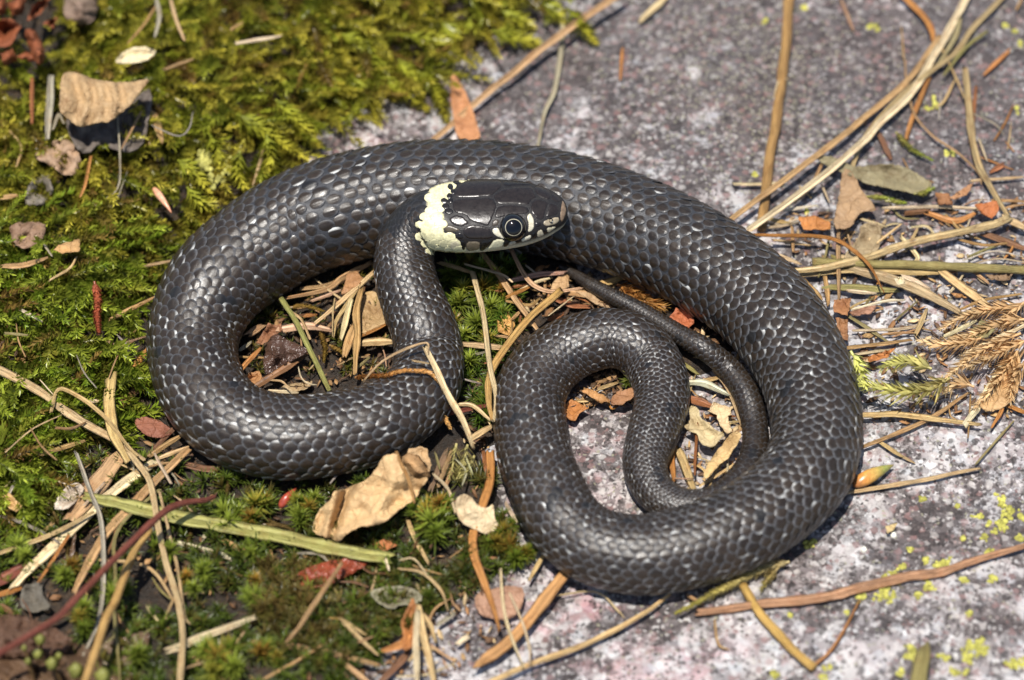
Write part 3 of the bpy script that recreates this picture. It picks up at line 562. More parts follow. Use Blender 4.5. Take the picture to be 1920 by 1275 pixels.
def st(z, s, w, c, h=1.2, name='dry_straw', label=None, cat='straw', org=(0, 0, 1), **kw):
    if z == 'mid': h = h + (2.4 if PT(s, *org)[0][0] < 1030 else -0.6)
    if z == 'loop': h = h + 0.8
    if z in ('bundle', 'pale', 'band', 'back', 'hole'): h = 0.35 + h * 0.5
    if not label and name == 'dry_straw':
        name = 'plant_thread' if w < 4.2 else 'straw_splint' if w >= 11 else 'straw_sliver' if c in (RUST, BROWN, RED, ORNG) else 'grass_scrap' if c in (OLIV, GREY, PINK, GRNS) else 'dry_straw'  # kinds split by width and colour
    nstr[0] += 1; o = ribbon(name, PT(s, *org), w, c, h, seed=nstr[0], **kw)
    if label: tag(o, label, cat)
    else:
        P2 = np.asarray(PT(s, *org)); Lp = np.hypot(*np.diff(P2, axis=0).T).sum(); bow = Lp / (np.hypot(*(P2[-1] - P2[0])) + 1e-6)
        ln = 'very short' if Lp < 38 else 'short' if Lp < 70 else 'medium' if Lp < 125 else 'long'; wd = 'thread-thin' if w < 4.2 else 'thin' if w < 7.5 else 'narrow' if w < 11 else 'broad'
        sh = 'straight' if bow < 1.012 else 'slightly bent' if bow < 1.06 else 'curved'
        tag(o, f'{ln} {wd} {sh} {CN.get(c, "brown")} {NOUN[name]} {G[z][0]}', NOUN[name].split()[-1], G[z][1])
    return o
A3 = lambda x, y: (x, y, 3.0)
# moss bank
o_ = A3(0, 0)
for s, w, c, h in [("880,0 895,90 875,200", 9, GREY, 9), ("870,45 800,150 720,240", 5, TANC, 8), ("960,0 990,110 1035,225", 7, STRAW, 8), ("1325,245 1575,205", 7, PALE, 8), ("930,390 1080,335", 7, TANC, 8), ("285,430 265,780", 15, GREY, 7),
                   ("180,450 180,690", 8, RUST, 6), ("660,640 675,900 665,1050 600,1115", 4, GREY, 9), ("795,630 675,850", 4, TANC, 9), ("855,705 1000,765 1065,720 1085,630", 3, GREY, 9), ("870,650 910,790", 15, TANC, 6), ("1485,840 1425,1035", 6, STRAW, 5),
                   ("510,885 480,1035 450,1110", 6, ORNG, 6), ("1310,160 1360,130", 7, TANC, 8), ("300,720 330,640 360,690", 6, GREY, 7), ("20,1110 95,1100", 10, TANC, 6)]: st('bank', s, w, c, h, org=o_)
o_ = A3(0, 425)
for s, w, c, h in [("795,225 990,186", 6, STRAW, 4), ("585,540 720,471 870,396", 8, TANC, 4), ("600,645 675,660 825,615", 5, PINK, 4), ("20,220 130,215 250,180", 11, TANC, 6), ("280,300 390,235 430,170", 5, STRAW, 6), ("740,820 790,740 830,690", 13, ORNG, 3), ("30,600 150,610", 6, OLIV, 6), ("120,470 230,530", 7, PALE, 6)]: st('bank', s, w, c, h, org=o_)
# straw tangle, outside the neck loop
st('', "-60,665 60,725 130,775 200,815 268,858", 17, STRAW, 5, label='long broad tan grass blade slanting over moss towards the neck loop', cat='grass', name='dry_straw', taper=(1, .4))
st('', "207,716 205,760 212,810 236,858", 23, STRAW, 5.5, label='wide split straw splint standing on end beside the neck loop', cat='splint', name='straw_splint', taper=(1, .5))
st('', "160,930 235,947 367,977 500,1000 640,1032 728,1047", 27, GRNS, 4, label='thick greenish reed blade lying below the crumpled leaf', cat='grass', name='reed', taper=(.6, .9), rnd=False)
st('', "403,930 383,938 333,947 283,980 217,1047 167,1097 117,1150 67,1183 -60,1260", 13, RED, hs=[6, 7, 9, 11, 14, 16, 17, 17, 17], label='dark red bent twig raised over the straw tangle', cat='twig', name='red_twig', rnd=True, taper=(.6, 1))
st('', "283,993 247,1043 220,1117 200,1160 177,1227 150,1310", 16, GOLD, hs=[4, 6, 9, 11, 12, 12], label='orange-tan thick stem arching over the star moss', cat='straw', name='dry_straw', taper=(.6, 1), rnd=True)
st('', "245,850 280,900 290,950 310,1050 335,1130 342,1200 335,1310", 12, STRAW, 5.5, label='bright long straw running down across the greenish reed blade', cat='straw', taper=(1, 1))
for s, w, c, h in [("97,770 110,730 150,745 200,785 235,830 258,856", 8, STRAW, 6), ("10,848 60,805 115,778", 3, STRAW, 6), ("75,712 100,740", 2.5, PALE, 6), ("145,752 200,752", 7, PALE, 3), ("80,852 160,826", 9, TANC, 4), ("215,772 245,740 278,718", 15, BROWN, 2),
                   ("285,852 342,815", 11, TANC, 3), ("300,858 352,838", 8, STRAW, 3), ("262,870 330,800 350,790", 9, BROWN, 2), ("300,925 320,1010 335,1075 345,1150 356,1170", 6, STRAW, 4), ("343,850 267,927 200,1000 160,1067 140,1108", 17, TANC, 3.5),
                   ("296,920 233,977 213,1023 217,1083 213,1133 220,1217 228,1300", 7, OLIV, 4), ("143,850 167,917 187,967 193,1017 193,1100 183,1167 157,1227", 9, GREY, 5), ("0,1037 100,1000 175,960", 9, STRAW, 4), ("287,870 200,933 117,1010 67,1057 27,1097", 21, PALE, 2.5),
                   ("213,868 173,923 131,975", 36, TANC, 3), ("0,967 33,977 83,1000 110,1017", 8, GREY, 3), ("127,1007 100,1050 73,1090", 7, ORNG, 3.5), ("-10,1096 52,1058", 22, RED, 2), ("-10,1117 36,1104", 12, ORNG, 2), ("323,1218 367,1200 477,1157", 16, PALE, 3.5),
                   ("333,1017 407,1037 432,1048", 9, CREAM, 2), ("417,1013 484,1047", 13, TANC, 2), ("187,1050 277,1063 327,1127", 6, STRAW, 3.5), ("277,1137 294,1162", 7, PALE, 2), ("477,1203 600,1220 645,1231", 12, TANC, 2), ("640,1057 600,1117 567,1167 538,1202", 9, TANC, 6),
                   ("553,1097 617,1143", 9, OLIV, 2), ("547,1130 645,1165", 9, GOLD, 2), ("483,1280 550,1243 612,1205", 6, TANC, 3), ("557,1037 600,1040 627,1067", 5, GREY, 3), ("0,1135 45,1165", 12, BROWN, 2), ("60,1180 130,1150", 10, BROWN, 3), ("0,1190 60,1210 120,1240", 16, RED, 5),
                   ("95,985 60,1020", 8, TANC, 3), ("320,905 300,870 290,850", 6, PALE, 5), ("340,870 400,880 450,868", 14, BROWN, 1.5), ("380,1010 395,990", 8, CREAM, 2), ("240,835 250,880", 7, GREY, 3), ("160,945 195,905", 6, PALE, 4), ("360,1230 420,1275", 6, TANC, 2), ("640,880 620,905", 5, GREY, 4), ("30,900 10,940", 6, GREY, 4)]: st('tangle', s, w, c, h)
# inside the neck loop
st('', "527,560 557,607 587,670 618,733", 10, GRNS, 5, label='olive-green grass stem slanting across the inside of the neck loop', cat='grass', name='dry_straw', rnd=True, taper=(1, .9))
o_ = (420, 480, 4.553)
for s, w, c, h in [("1250,60 1130,120 1000,190 870,290 530,360", 11, TANC, 2.5), ("1265,150 1100,300 950,430 800,560", 10, STRAW, 3), ("1150,260 1040,430 960,550 930,680", 8, STRAW, 3), ("1160,310 1130,480 1140,650 1130,800 1115,990", 14, TANC, 4), ("1080,400 1040,560 1000,700", 12, PALE, 3), ("1110,600 1060,740 1030,850", 17, TANC, 3),
                   ("500,620 700,600 900,630", 15, PINK, 2), ("650,280 860,255 1050,180", 9, TANC, 2.5), ("760,380 1000,290", 7, PINK, 2.5), ("120,1000 310,790", 10, ORNG, 3), ("120,860 350,870", 5, TANC, 2), ("260,1120 480,990 720,830", 13, BROWN, 2.5), ("410,1060 490,1070 545,1115", 4, STRAW, 4),
                   ("635,950 660,1040 720,1090 790,1100", 3, CREAM, 3), ("140,800 220,740", 8, GREY, 2), ("210,670 330,600", 15, TANC, 2), ("380,1150 620,1170", 7, PALE, 1.5), ("690,510 770,505", 9, ORNG, 2), ("1170,745 1290,735 1460,735", 15, STRAW, 2.5), ("1130,960 1240,870", 6, OLIV, 2), ("945,360 930,480 925,680", 3, STRAW, 4), ("1180,680 1300,625 1400,575", 7, ORNG, 2.4)]: st('loop', s, w, c, h, org=o_)
# between neck and tail coil
o_ = A3(640, 425)
st('', "740,258 800,500 840,800 872,960 855,1085", 11, PALE, 7.5, org=o_, label='pale bent straw standing across the star moss beside the neck', cat='straw', taper=(1, .7))
st('', "1212,378 1050,520 900,720 835,850 828,980 850,1085", 15, GOLD, 7, org=o_, label='golden curved grass blade leaning on the tail coil', cat='grass', name='dry_straw', taper=(1, .5))
for s, w, c, h in [("555,203 640,225 742,262", 8, STRAW, 4), ("788,140 900,290 1000,440 1105,582", 12, TANC, 3), ("948,110 1030,270 1100,340 1200,368 1345,345", 9, PINK, 4), ("700,213 900,270 962,312", 5, PALE, 4), ("690,662 985,690", 12, STRAW, 2), ("950,300 1110,270 1250,260", 11, PINK, 2), ("930,400 1060,340", 8, ORNG, 3),
                   ("940,420 1060,440 1120,400", 6, TANC, 2.5), ("1200,400 1300,440 1380,450", 13, RUST, 2), ("1290,370 1420,390 1530,440", 15, TANC, 2), ("1165,500 1310,390", 3, PALE, 4), ("1440,330 1590,285", 13, STRAW, 2.5), ("1270,225 1340,260 1400,290", 8, TANC, 2), ("1040,220 1090,260", 4, GREY, 3), ("660,1000 740,1010 840,1090", 8, STRAW, 2), ("600,1050 840,1000", 10, RED, 1.5), ("735,1190 850,1120", 12, STRAW, 2),
                   ("680,855 780,880", 4, GREY, 2), ("1520,560 1490,520 1440,500", 9, OLIV, 1.5), ("1180,520 1250,490", 10, RUST, 1.5), ("700,730 840,700", 5, GREY, 2), ("1000,360 1100,310 1170,290", 6, PALE, 2.6), ("960,520 1010,470", 7, TANC, 2)]: st('mid', s, w, c, h, org=o_)
# scraps lying over the snake at the neck bend
STRAND = ("667,708 695,706 723,704 748,697 773,695 798,697 813,705 823,715 827,727 830,745 828,765 834,782 842,798", [5, 9, 12.5, 13.5, 14.2, 13.8, 13, 12, 11, 9.5, 8, 6, 4])
st('', "680,716 717,678 767,652 800,643 803,660", 4.5, STRAW, hs=[8, 12, 14.5, 15.5, 15], absz=True, label='thin arched straw looped over the neck', cat='straw')
st('', "800,656 833,725 867,788 888,840", 12, PALE, hs=[14.5, 13.0, 9, 5], absz=True, label='fibrous pale splint leaning from the neck down to the moss', cat='splint', name='straw_splint')
st('', "774,676 805,682", 4, STRAW, hs=[14.2, 14.5], absz=True, label='tiny straw scrap lying on the neck beside the thin arched straw', cat='straw')
# inside the tail coil
o_ = (1040, 680, 4.8)
for s, w, c, h in [("1085,735 1050,850 1072,1055", 13, ORNG, 2), ("1110,770 1180,960 1265,1185", 17, STRAW, 1.5), ("1285,540 1268,800 1262,1010", 6, RUST, 4), ("1390,470 1620,482", 7, RUST, 4), ("1563,825 1550,1062", 3, CREAM, 4), ("1310,1105 1500,990 1690,865", 6, STRAW, 2.5), ("1080,1040 1250,1046", 3, PINK, 3), ("1210,180 1350,195 1550,285", 14, (0.50, 0.48, 0.33), 3),
                   ("1210,320 1400,392", 15, RUST, 2.5), ("400,235 560,185", 9, STRAW, 3), ("330,330 210,345", 9, STRAW, 2), ("480,335 510,410 560,400", 4, ORNG, 3), ("1330,170 1480,130", 9, STRAW, 2), ("1430,70 1560,250 1680,560", 7, STRAW, 2), ("1750,0 1850,180 1910,330", 10, TANC, 2), ("1640,10 1700,110", 4, CREAM, 3), ("760,1180 820,1080", 9, STRAW, 1.2), ("640,330 720,380", 5, CREAM, 2), ("1375,1160 1420,1050", 4, STRAW, 2), ("1790,120 1900,270", 6, PALE, 2.2),
                   ("1180,20 1280,100", 8, OLIV, 1.5), ("1590,640 1690,600", 5, TANC, 3), ("1460,1020 1640,920", 5, TANC, 2)]: st('hole', s, w, c, h, org=o_)
# behind the arched back
st('', "1160,-10 1040,73 957,140 887,197 812,264", 13, (0.50, 0.31, 0.16), hs=[5, 4, 3, 2.2, 2], label='long straight tan straw slanting across the rock to the arched back', cat='straw', taper=(1, .8))
st('', "1040,13 1053,43 1053,83 1040,167 1020,213 1008,282", 9, GREY, 1.5, label='wavy grey dry grass blade on the rock behind the arched back', cat='grass', name='dry_straw')
st('back', "1167,93 1163,150", 6, ORNG, 1); st('back', "1203,37 1250,-5", 12, PALE, 2); st('back', "930,95 968,80", 3, TANC, 2)
# bundle on the dark rock
st('', "1482,-20 1470,110 1457,217 1443,300 1428,430", 19, (0.36, 0.20, 0.07), hs=[2.4, 2, 1.6, 1.5, 1.4], label='thick brown stalk lying straight across the dark rock', cat='stalk', name='dry_stalk', rnd=True, taper=(1, 1))
st('', "1760,70 1703,150 1630,213 1573,260 1480,330 1362,418", 12, (0.52, 0.32, 0.14), hs=[2, 2, 2, 3, 4, 2.5], label='reddish-tan grass stem crossing the thick brown stalk', cat='grass', name='dry_straw', taper=(.7, .9))
st('', "1815,-10 1773,70 1747,110 1707,177 1647,233 1607,277 1513,353 1402,432", 14, PALE, hs=[1.8, 1.8, 2, 2.4, 3, 3.4, 4.4, 3], label='long pale grass stem crossing over the thick brown stalk', cat='grass', name='dry_straw', taper=(1, .9))
st('', "1884,-10 1827,50 1793,97 1747,133 1697,173 1630,247 1597,317 1580,377 1573,440", 10, (0.44, 0.33, 0.15), hs=[1.5, 1.5, 2, 2.4, 2.4, 2, 1.6, 1.6, 1.6], label='olive-tan stem curving from the bundle down to the litter band', cat='grass', name='dry_straw', taper=(1, .6))
for s, w, c, h in [("1690,-10 1730,27 1747,57 1750,78", 12, ORNG, 3), ("1740,150 1713,217 1697,270", 10, ORNG, 2), ("1697,113 1700,150 1713,210 1747,253 1797,287 1835,325 1840,345", 4.5, TANC, 2.5), ("1810,130 1817,200 1827,283 1847,333 1890,405", 14, (0.40, 0.29, 0.13), 3), ("1757,73 1787,133 1810,187", 4, STRAW, 3), ("1892,96 1847,138", 9, ORNG, 1.2), ("1577,0 1600,57", 7, PINK, 1.2),
                   ("1830,165 1826,228", 7, RUST, 1.5), ("1823,212 1865,232 1882,252", 2.5, GREY, 2), ("1377,345 1430,345 1472,341", 6, PALE, 1.5), ("1647,247 1660,275 1671,298", 11, BROWN, 1.2), ("1480,147 1460,153 1450,183", 3, PALE, 5), ("1800,35 1790,70 1760,120", 10, (0.36, 0.30, 0.16), 3), ("1850,60 1810,90 1770,140", 8, OLIV, 3), ("1695,110 1690,50", 3, TANC, 2), ("1835,260 1850,300", 4, PALE, 2), ("1790,150 1770,190 1755,200", 5, STRAW, 2.5),
                   ("1545,300 1520,350 1490,380", 7, TANC, 3), ("1500,350 1520,370", 4, STRAW, 2), ("1540,345 1555,380", 4, PALE, 2), ("1880,310 1860,320", 12, RUST, 1.2), ("1820,340 1920,332", 6, STRAW, 2), ("1860,375 1930,378", 6, TANC, 2), ("1915,0 1905,20", 5, TANC, 2), ("1765,170 1760,225", 4, GREY, 2)]: st('bundle', s, w, c, h)
# litter band
st('', "1484,508 1553,502 1630,482 1680,465 1747,445 1847,425 1888,411", 15, (0.62, 0.45, 0.20), 3.2, label='long pale gold blade rising across the litter band', cat='grass', name='dry_straw', taper=(.7, 1))
st('', "1523,492 1647,495 1780,500 1950,508", 15, OLIV, 2.4, label='straight olive-brown stalk lying along the litter band', cat='stalk', name='dry_stalk', rnd=True, taper=(1, 1))
st('', "1597,505 1663,522 1730,548 1800,587", 20, (0.50, 0.37, 0.17), 2, label='broad streaked blade slanting across the litter band', cat='grass', name='dry_straw')
st('', "1413,440 1547,445 1597,468 1630,498 1658,548", 8, ORNG, 4, label='rusty curved stem bending over the litter band', cat='grass', name='dry_straw', taper=(.8, .25))
st('', "1814,790 1853,732 1899,650", 15, CREAM, 2, label='creamy white broad splint lying by the dry moss fronds', cat='splint', name='straw_splint')
for s, w, c, h in [("1497,517 1580,508 1700,505", 10, STRAW, 3), ("1763,508 1813,545 1856,577", 16, STRAW, 3), ("1573,420 1572,492 1573,560", 9, TANC, 5), ("1553,538 1620,540 1682,545", 14, OLIV, 2.5), ("1595,595 1667,642", 8, OLIV, 1.5), ("1583,653 1707,638", 8, TANC, 2), ("1616,778 1680,777 1747,785 1834,796", 12, STRAW, 3), ("1612,840 1737,788 1815,737", 9, TANC, 2), ("1813,662 1930,605", 11, PALE, 4),
                   ("1773,630 1829,602", 9, CREAM, 3), ("1717,627 1737,582", 11, STRAW, 2), ("1797,582 1847,562 1915,551", 6, TANC, 2.5), ("1888,411 1925,430", 14, STRAW, 4), ("1807,488 1863,471 1920,482", 3, CREAM, 3), ("1812,498 1870,485 1925,492", 3, PALE, 3), ("1690,445 1720,480 1715,492", 9, PALE, 3), ("1450,475 1500,495", 8, PALE, 3), ("1547,518 1553,570", 10, TANC, 3), ("1510,530 1540,560", 12, TANC, 2), ("1485,425 1487,470", 7, TANC, 3),
                   ("1555,445 1545,490 1535,520", 5, OLIV, 4), ("1590,440 1600,475", 4, STRAW, 3), ("1600,580 1660,565 1695,562", 6, CREAM, 2), ("1680,600 1720,565", 4, OLIV, 1.5), ("1640,510 1760,512", 10, STRAW, 3), ("1700,520 1740,540", 12, PALE, 3), ("1660,390 1760,388 1850,392", 7, PALE, 3), ("1615,410 1660,425", 6, PALE, 3), ("1610,395 1590,430 1580,440", 5, TANC, 3), ("1700,400 1740,395", 11, BROWN, 2), ("1740,400 1790,415 1830,400", 12, ORNG, 2), ("1850,440 1930,470", 13, BROWN, 2),
                   ("1470,395 1530,385", 6, CREAM, 2), ("1440,410 1480,418", 8, STRAW, 2), ("1820,505 1853,530", 7, TANC, 2), ("1870,730 1930,640", 9, TANC, 3), ("1830,870 1900,790", 5, OLIV, 1), ("1870,700 1880,760 1860,800", 8, ORNG, 3), ("1820,740 1815,820", 4, TANC, 2), ("1650,830 1690,855", 8, STRAW, 1.5), ("1600,665 1670,655", 6, PALE, 2), ("1600,620 1700,615 1740,600", 6, PALE, 2), ("1800,590 1930,570", 12, PALE, 2), ("1560,480 1640,520", 7, OLIV, 2), ("1890,760 1925,775", 9, ORNG, 2),
                   ("1500,540 1530,560", 6, PALE, 2), ("1590,545 1640,550", 8, PALE, 2.6), ("1720,430 1700,470", 6, STRAW, 3), ("1800,450 1850,460 1900,455", 6, TANC, 2), ("1450,450 1520,460", 5, STRAW, 2.5), ("1520,420 1560,412", 7, TANC, 2.5), ("1645,455 1690,420", 5, STRAW, 3)]: st('band', s, w, c, h)
# pale rock
st('', "1313,1148 1430,1133 1547,1120 1613,1103 1697,1083 1763,1073 1830,1050 1940,1018", 20, (0.42, 0.22, 0.11), 1.3, label='long reddish-tan grass blade lying on the yellow-spotted rock', cat='grass', name='dry_straw', taper=(.7, .5))
st('', "1393,1097 1430,1157 1480,1210 1526,1254", 17, GOLD, 1.2, label='thick orange-tan stem under the reddish blade on the pale rock', cat='straw', name='dry_straw', rnd=True, taper=(.9, .9))
st('', "1718,1300 1728,1240 1741,1203", 30, OLIV, hs=[8, 6, 5], label='olive-brown blade tip poking up over the yellow-spotted rock', cat='grass', name='dry_straw', taper=(1, .1))
for s, w, c, h in [("1522,1250 1563,1213 1612,1125", 6, ORNG, 1.5), ("1585,924 1713,903 1836,878", 9, STRAW, 1.5), ("1340,1163 1347,1207 1365,1218", 5, TANC, 1.5), ("1677,848 1714,868", 6, STRAW, 1), ("1290,1117 1318,1134", 6, TANC, 2), ("1040,1117 1117,1110 1157,1143 1170,1158", 4, PALE, 1.5)]: st('pale', s, w, c, h)
st('', "915,1282 990,1247 1107,1203 1190,1160 1256,1115", 11, STRAW, 2, label='long curved straw on the mauve rock touching the tail coil', cat='straw', taper=(1, .5))
# wet moss at the crumpled leaf
o_ = A3(640, 850)
st('', "835,0 840,130 792,290 742,430 740,560 800,720 850,850 890,992", 17, ORNG, 3, org=o_, label='long orange-brown bark strip trailing beside the tail coil', cat='bark strip', name='bark_strip', taper=(1, .3))
st('', "1255,675 1100,880 950,1050 800,1160 755,1202", 24, (0.46, 0.24, 0.08), 3, org=o_, label='broad orange-tan splint poking from under the tail coil', cat='splint', name='straw_splint', taper=(1, .3))
for s, w, c, h in [("520,120 600,200 640,335", 6, PALE, 5), ("1140,572 1060,712", 9, STRAW, 2), ("895,650 910,850 950,1020 1022,1202", 6, PALE, 4), ("950,790 1020,950 1062,1100 1058,1185", 5, PALE, 4), ("330,600 400,590 450,640 490,695", 4, PALE, 4), ("330,650 450,670 560,770 600,885", 6, STRAW, 4), ("430,890 420,1100 428,1300", 13, PALE, 5), ("440,885 480,1100 525,1300", 14, STRAW, 5), ("450,1000 510,1150", 8, PALE, 4), ("420,860 500,960 530,1060", 8, STRAW, 4),
                   ("0,930 140,1022", 7, STRAW, 3), ("20,960 200,1132", 8, STRAW, 3), ("0,1138 215,1192", 10, TANC, 2), ("30,1190 155,1290", 11, TANC, 2), ("500,1080 640,1172", 6, TANC, 2), ("370,370 410,470 490,615", 10, STRAW, 2.5), ("930,290 988,392", 8, PALE, 3), ("505,200 560,60 595,-20", 13, (0.30, 0.20, 0.10), 3), ("545,180 590,60 625,-20", 10, (0.34, 0.22, 0.11), 3.5), ("585,190 640,40", 8, TANC, 3), ("320,1255 480,1245 640,1180", 4, PALE, 2), ("0,850 150,778", 5, BROWN, 3), ("670,1060 715,1025", 10, PALE, 2), ("230,1275 330,1170 380,1110", 14, BROWN, 2), ("250,600 268,660", 6, CREAM, 4),
                   ("560,300 600,330", 4, STRAW, 3), ("530,0 555,90", 5, OLIV, 5), ("700,20 740,120", 4, (0.45, 0.42, 0.2), 4), ("640,30 700,100 680,180", 4, (0.5, 0.45, 0.25), 4), ("800,0 815,120", 8, RUST, 3), ("100,1060 180,1030", 5, TANC, 3), ("380,1020 340,1080 250,1110", 16, ORNG, 3), ("545,960 640,900", 9, GREY, 2)]: st('wet', s, w, c, h, org=o_)

# further thin scraps of the litter, each its own straw
rq = np.random.default_rng(5)
for z, poly, n_, hh, cols in [('tangle', [(-20,860),(330,850),(560,930),(640,1000),(640,1275),(-20,1275)], 30, 3.0, (TANC, STRAW, BROWN, OLIV, TANC, GREY)), ('wet', [(640,1000),(900,1000),(960,1100),(800,1250),(640,1260)], 16, 2.5, (TANC, STRAW, BROWN, BROWN)), ('band', [(1440,410),(1920,380),(1920,780),(1680,780),(1620,640),(1520,500)], 36, 1.5, (STRAW, PALE, TANC, TANC, ORNG, OLIV)),
                              ('loop', [(460,600),(560,560),(700,520),(720,680),(500,720)], 12, 2.0, (TANC, BROWN, PINK, STRAW)), ('mid', [(930,510),(1050,510),(1150,560),(1000,600),(930,700),(900,780)], 14, 2.0, (TANC, STRAW, BROWN, RUST)), ('bank', [(20,150),(280,150),(260,700),(20,900)], 10, 7.0, (TANC, STRAW, GREY)), ('hole', [(1280,720),(1380,740),(1390,860),(1300,900)], 10, 1.5, (STRAW, PALE, TANC)), ('bundle', [(1560,220),(1900,100),(1910,380),(1560,380)], 8, 1.0, (TANC, STRAW, ORNG))]:
    k_ = 0; poly = np.array(poly, float); lo, hi = poly.min(0), poly.max(0)
    while k_ < n_:
        c0 = lo + (hi - lo) * rq.random(2)
        if not inpoly(c0[:1], c0[1:], poly)[0]: continue
        k_ += 1; a_ = rq.uniform(0, math.pi) if z != 'band' else rq.normal(0.0, 0.7); L_ = rq.uniform(22, 85); d_ = np.array([math.cos(a_), -math.sin(a_)]) * L_ / 2; b_ = np.array([-d_[1], d_[0]]) * rq.normal(0, 0.22)
        P_ = [c0 - d_, c0 + b_, c0 + d_]; st(z, ' '.join('%.1f,%.1f' % tuple(p) for p in P_), rq.uniform(2.2, 6.0), cols[int(rq.random() * len(cols))], hh * rq.uniform(.6, 1.3))

# ---------------------------------------------------------------- dead leaves and flakes
def leafmesh(name, poly, color, h=2.0, amp=0.8, curl=1.2, hf=None, mat=None, parent=None, step=6.0, seed=0, thick=0.16, absz=False, jag=1.6):
    rs = random.Random(seed); poly = np.asarray(poly, float); poly = round_poly(poly, 1) if np.ptp(poly, axis=0).max() > 62 else poly; ring = []; cup = rs.choice((-1, 1)) * rs.uniform(0.6, 1.6)
    for i in range(len(poly)):
        a, b = poly[i], poly[(i + 1) % len(poly)]; m_ = max(1, int(np.hypot(*(b - a)) / 5.0)); ring += [a + (b - a) * j / m_ + np.array([rs.uniform(-jag, jag), rs.uniform(-jag, jag)]) * (1 if j else 0.3) for j in range(m_)]
    P, Fs, dist = fill_poly(ring, step); dm_ = dist.max() + 1e-6
    nz = np.array([mnoise.noise(Vector((x / 22, y / 22, seed))) + 0.5 * mnoise.noise(Vector((x / 8, y / 8, seed + 5))) for x, y in P])
    hh = h + amp * nz + cup * amp * (dist / dm_) ** 1.5 + curl * (1 - dist / dm_) ** 2 * (0.5 + np.array([mnoise.noise(Vector((x / 45, y / 45, seed + 9))) for x, y in P]))
    if hf is not None: hh = hh + np.array([hf(x, y) for x, y in P])
    if absz: V1 = hit_z(P[:, 0], P[:, 1], g0 + hh)
    else:
        c0 = P.mean(0); gb = drop([c0[0]], [c0[1]], h, ground_smooth)[0]; gl = drop(P[:, 0], P[:, 1], h, ground_smooth)[:, 2]; V1 = hit_z(P[:, 0], P[:, 1], gl * 0.7 + gb[2] * 0.3 - h + hh)
    vd_ = CAMP - V1; vd_ /= np.linalg.norm(vd_, axis=1)[:, None]; V2 = V1 - vd_ * thick * 0.6 - np.array([0, 0, thick * 0.5]); n_ = len(V1)
    ed = {}
    for f in Fs:
        for i in range(len(f)): a, b = f[i], f[(i + 1) % len(f)]; ed[(a, b)] = 1
    rim = [[a, b, b + n_, a + n_] for (a, b) in ed if (b, a) not in ed]
    o = mk(name, np.vstack([V1, V2]), [list(f) for f in Fs] + [[i + n_ for i in f[::-1]] for f in Fs] + [r[::-1] for r in rim], mat or M_LEAF, parent); v_ = 1 + rs.uniform(-.08, .08); o.color = (color[0] * v_, color[1] * v_, color[2] * v_, 1)
    return o
nl = [0]
def leaf(s, color, label, h=2.0, org=(0, 0, 1), cat='leaf', name='dry_leaf', group=None, **kw):
    nl[0] += 1
    if group: p2 = np.asarray(PT(s, *org)); sz2 = np.ptp(p2, axis=0).max(); label = ('small ' if sz2 < 30 else 'middling ' if sz2 < 55 else 'large ') + label
    return tag(leafmesh(name, PT(s, *org), color, h, seed=nl[0], **kw), label, cat, group)
o_ = (560, 830, 4.8); Lf = (0.62, 0.42, 0.21)
cl = tag(empty('crumpled_leaf', None), 'large crumpled tan dead leaf leaning against the neck loop', 'leaf')
def crump(x, y):
    t = (1010 - y) / 160.0; r = -0.028 * abs((x - 700) + (y - 930) * 0.55) + 0.014 * abs((x - 655) + 0.4 * (y - 960)); 
    f = lambda d, w, a: a * max(0.0, 1 - abs(d) / w)
    return 8.5 * t + 2.8 * math.exp(-((x - 715 + 0.5 * (y - 930)) / 42) ** 2) + f(x - 640 + 0.35 * (y - 950), 14, -4.2) + f(x - 618 + 0.2 * (y - 970), 18, 2.6) + f((y - 985) + 0.32 * (x - 690), 22, 2.4) + f((y - 912) - 0.1 * (x - 700), 16, -1.5) + 0.5 * math.sin(x / 9 + y / 13)
leafmesh('blade', PT("770,110 880,90 940,190 1000,275 1060,330 1180,305 1100,410 1040,520 900,605 800,700 700,745 560,750 430,820 365,900 300,870 120,810 135,700 190,600 295,510 310,435 360,425 430,415 480,385 600,340 680,260 735,160", *o_), Lf, 2.0, 0.9, 1.0, crump, parent=cl, seed=301, step=5)
leafmesh('curled_lobe', PT("930,130 980,95 1060,110 1140,170 1175,260 1190,300 1100,345 1000,300 945,190", *o_), (0.50, 0.30, 0.14), 8.5, 0.8, -2.5, lambda x, y: -0.03 * (x - 780) + 0.04 * (880 - y), parent=cl, seed=302, step=5)
leafmesh('back_lobe', PT("990,55 1080,35 1160,50 1168,130 1200,200 1172,270 1140,180 1060,105 975,95", *o_), (0.46, 0.30, 0.15), 8.0, 0.6, 0.6, lambda x, y: 0.05 * (860 - y), parent=cl, seed=303, step=5)
ribbon('midrib', PT("878,80 930,200 975,290 1015,420 1042,545", *o_), 7, (0.50, 0.26, 0.09), hs=[13.2, 12.2, 10.6, 8.4, 6.6], rnd=True, seed=990, parent=cl, absz=False)
o_ = A3(0, 0)
leaf("345,415 400,400 480,425 560,450 650,460 760,455 850,440 800,500 740,590 680,640 600,690 540,690 450,720 350,650 330,600 335,530", (0.46, 0.31, 0.16), 'curled brown bark flake with pale ribs lying on the moss bank', 12, o_, cat='bark flake', name='bark_flake', hf=lambda x, y: 2.6 * math.cos((y - 185) / 30.0) + 0.9 * math.sin(x / 5.5 + 1.6 * math.sin(y / 17) + 2.2 * math.sin(x / 31)) * (0.4 + 0.6 * math.sin(x / 23 + 1) ** 2), amp=.8)
leaf("360,650 450,715 560,690 660,655 830,480 862,560 830,700 820,790 760,850 690,860 560,800 480,880 400,800", (0.14, 0.115, 0.095), 'grey-brown withered leaf under the ribbed bark flake', 6, o_, amp=1.6)
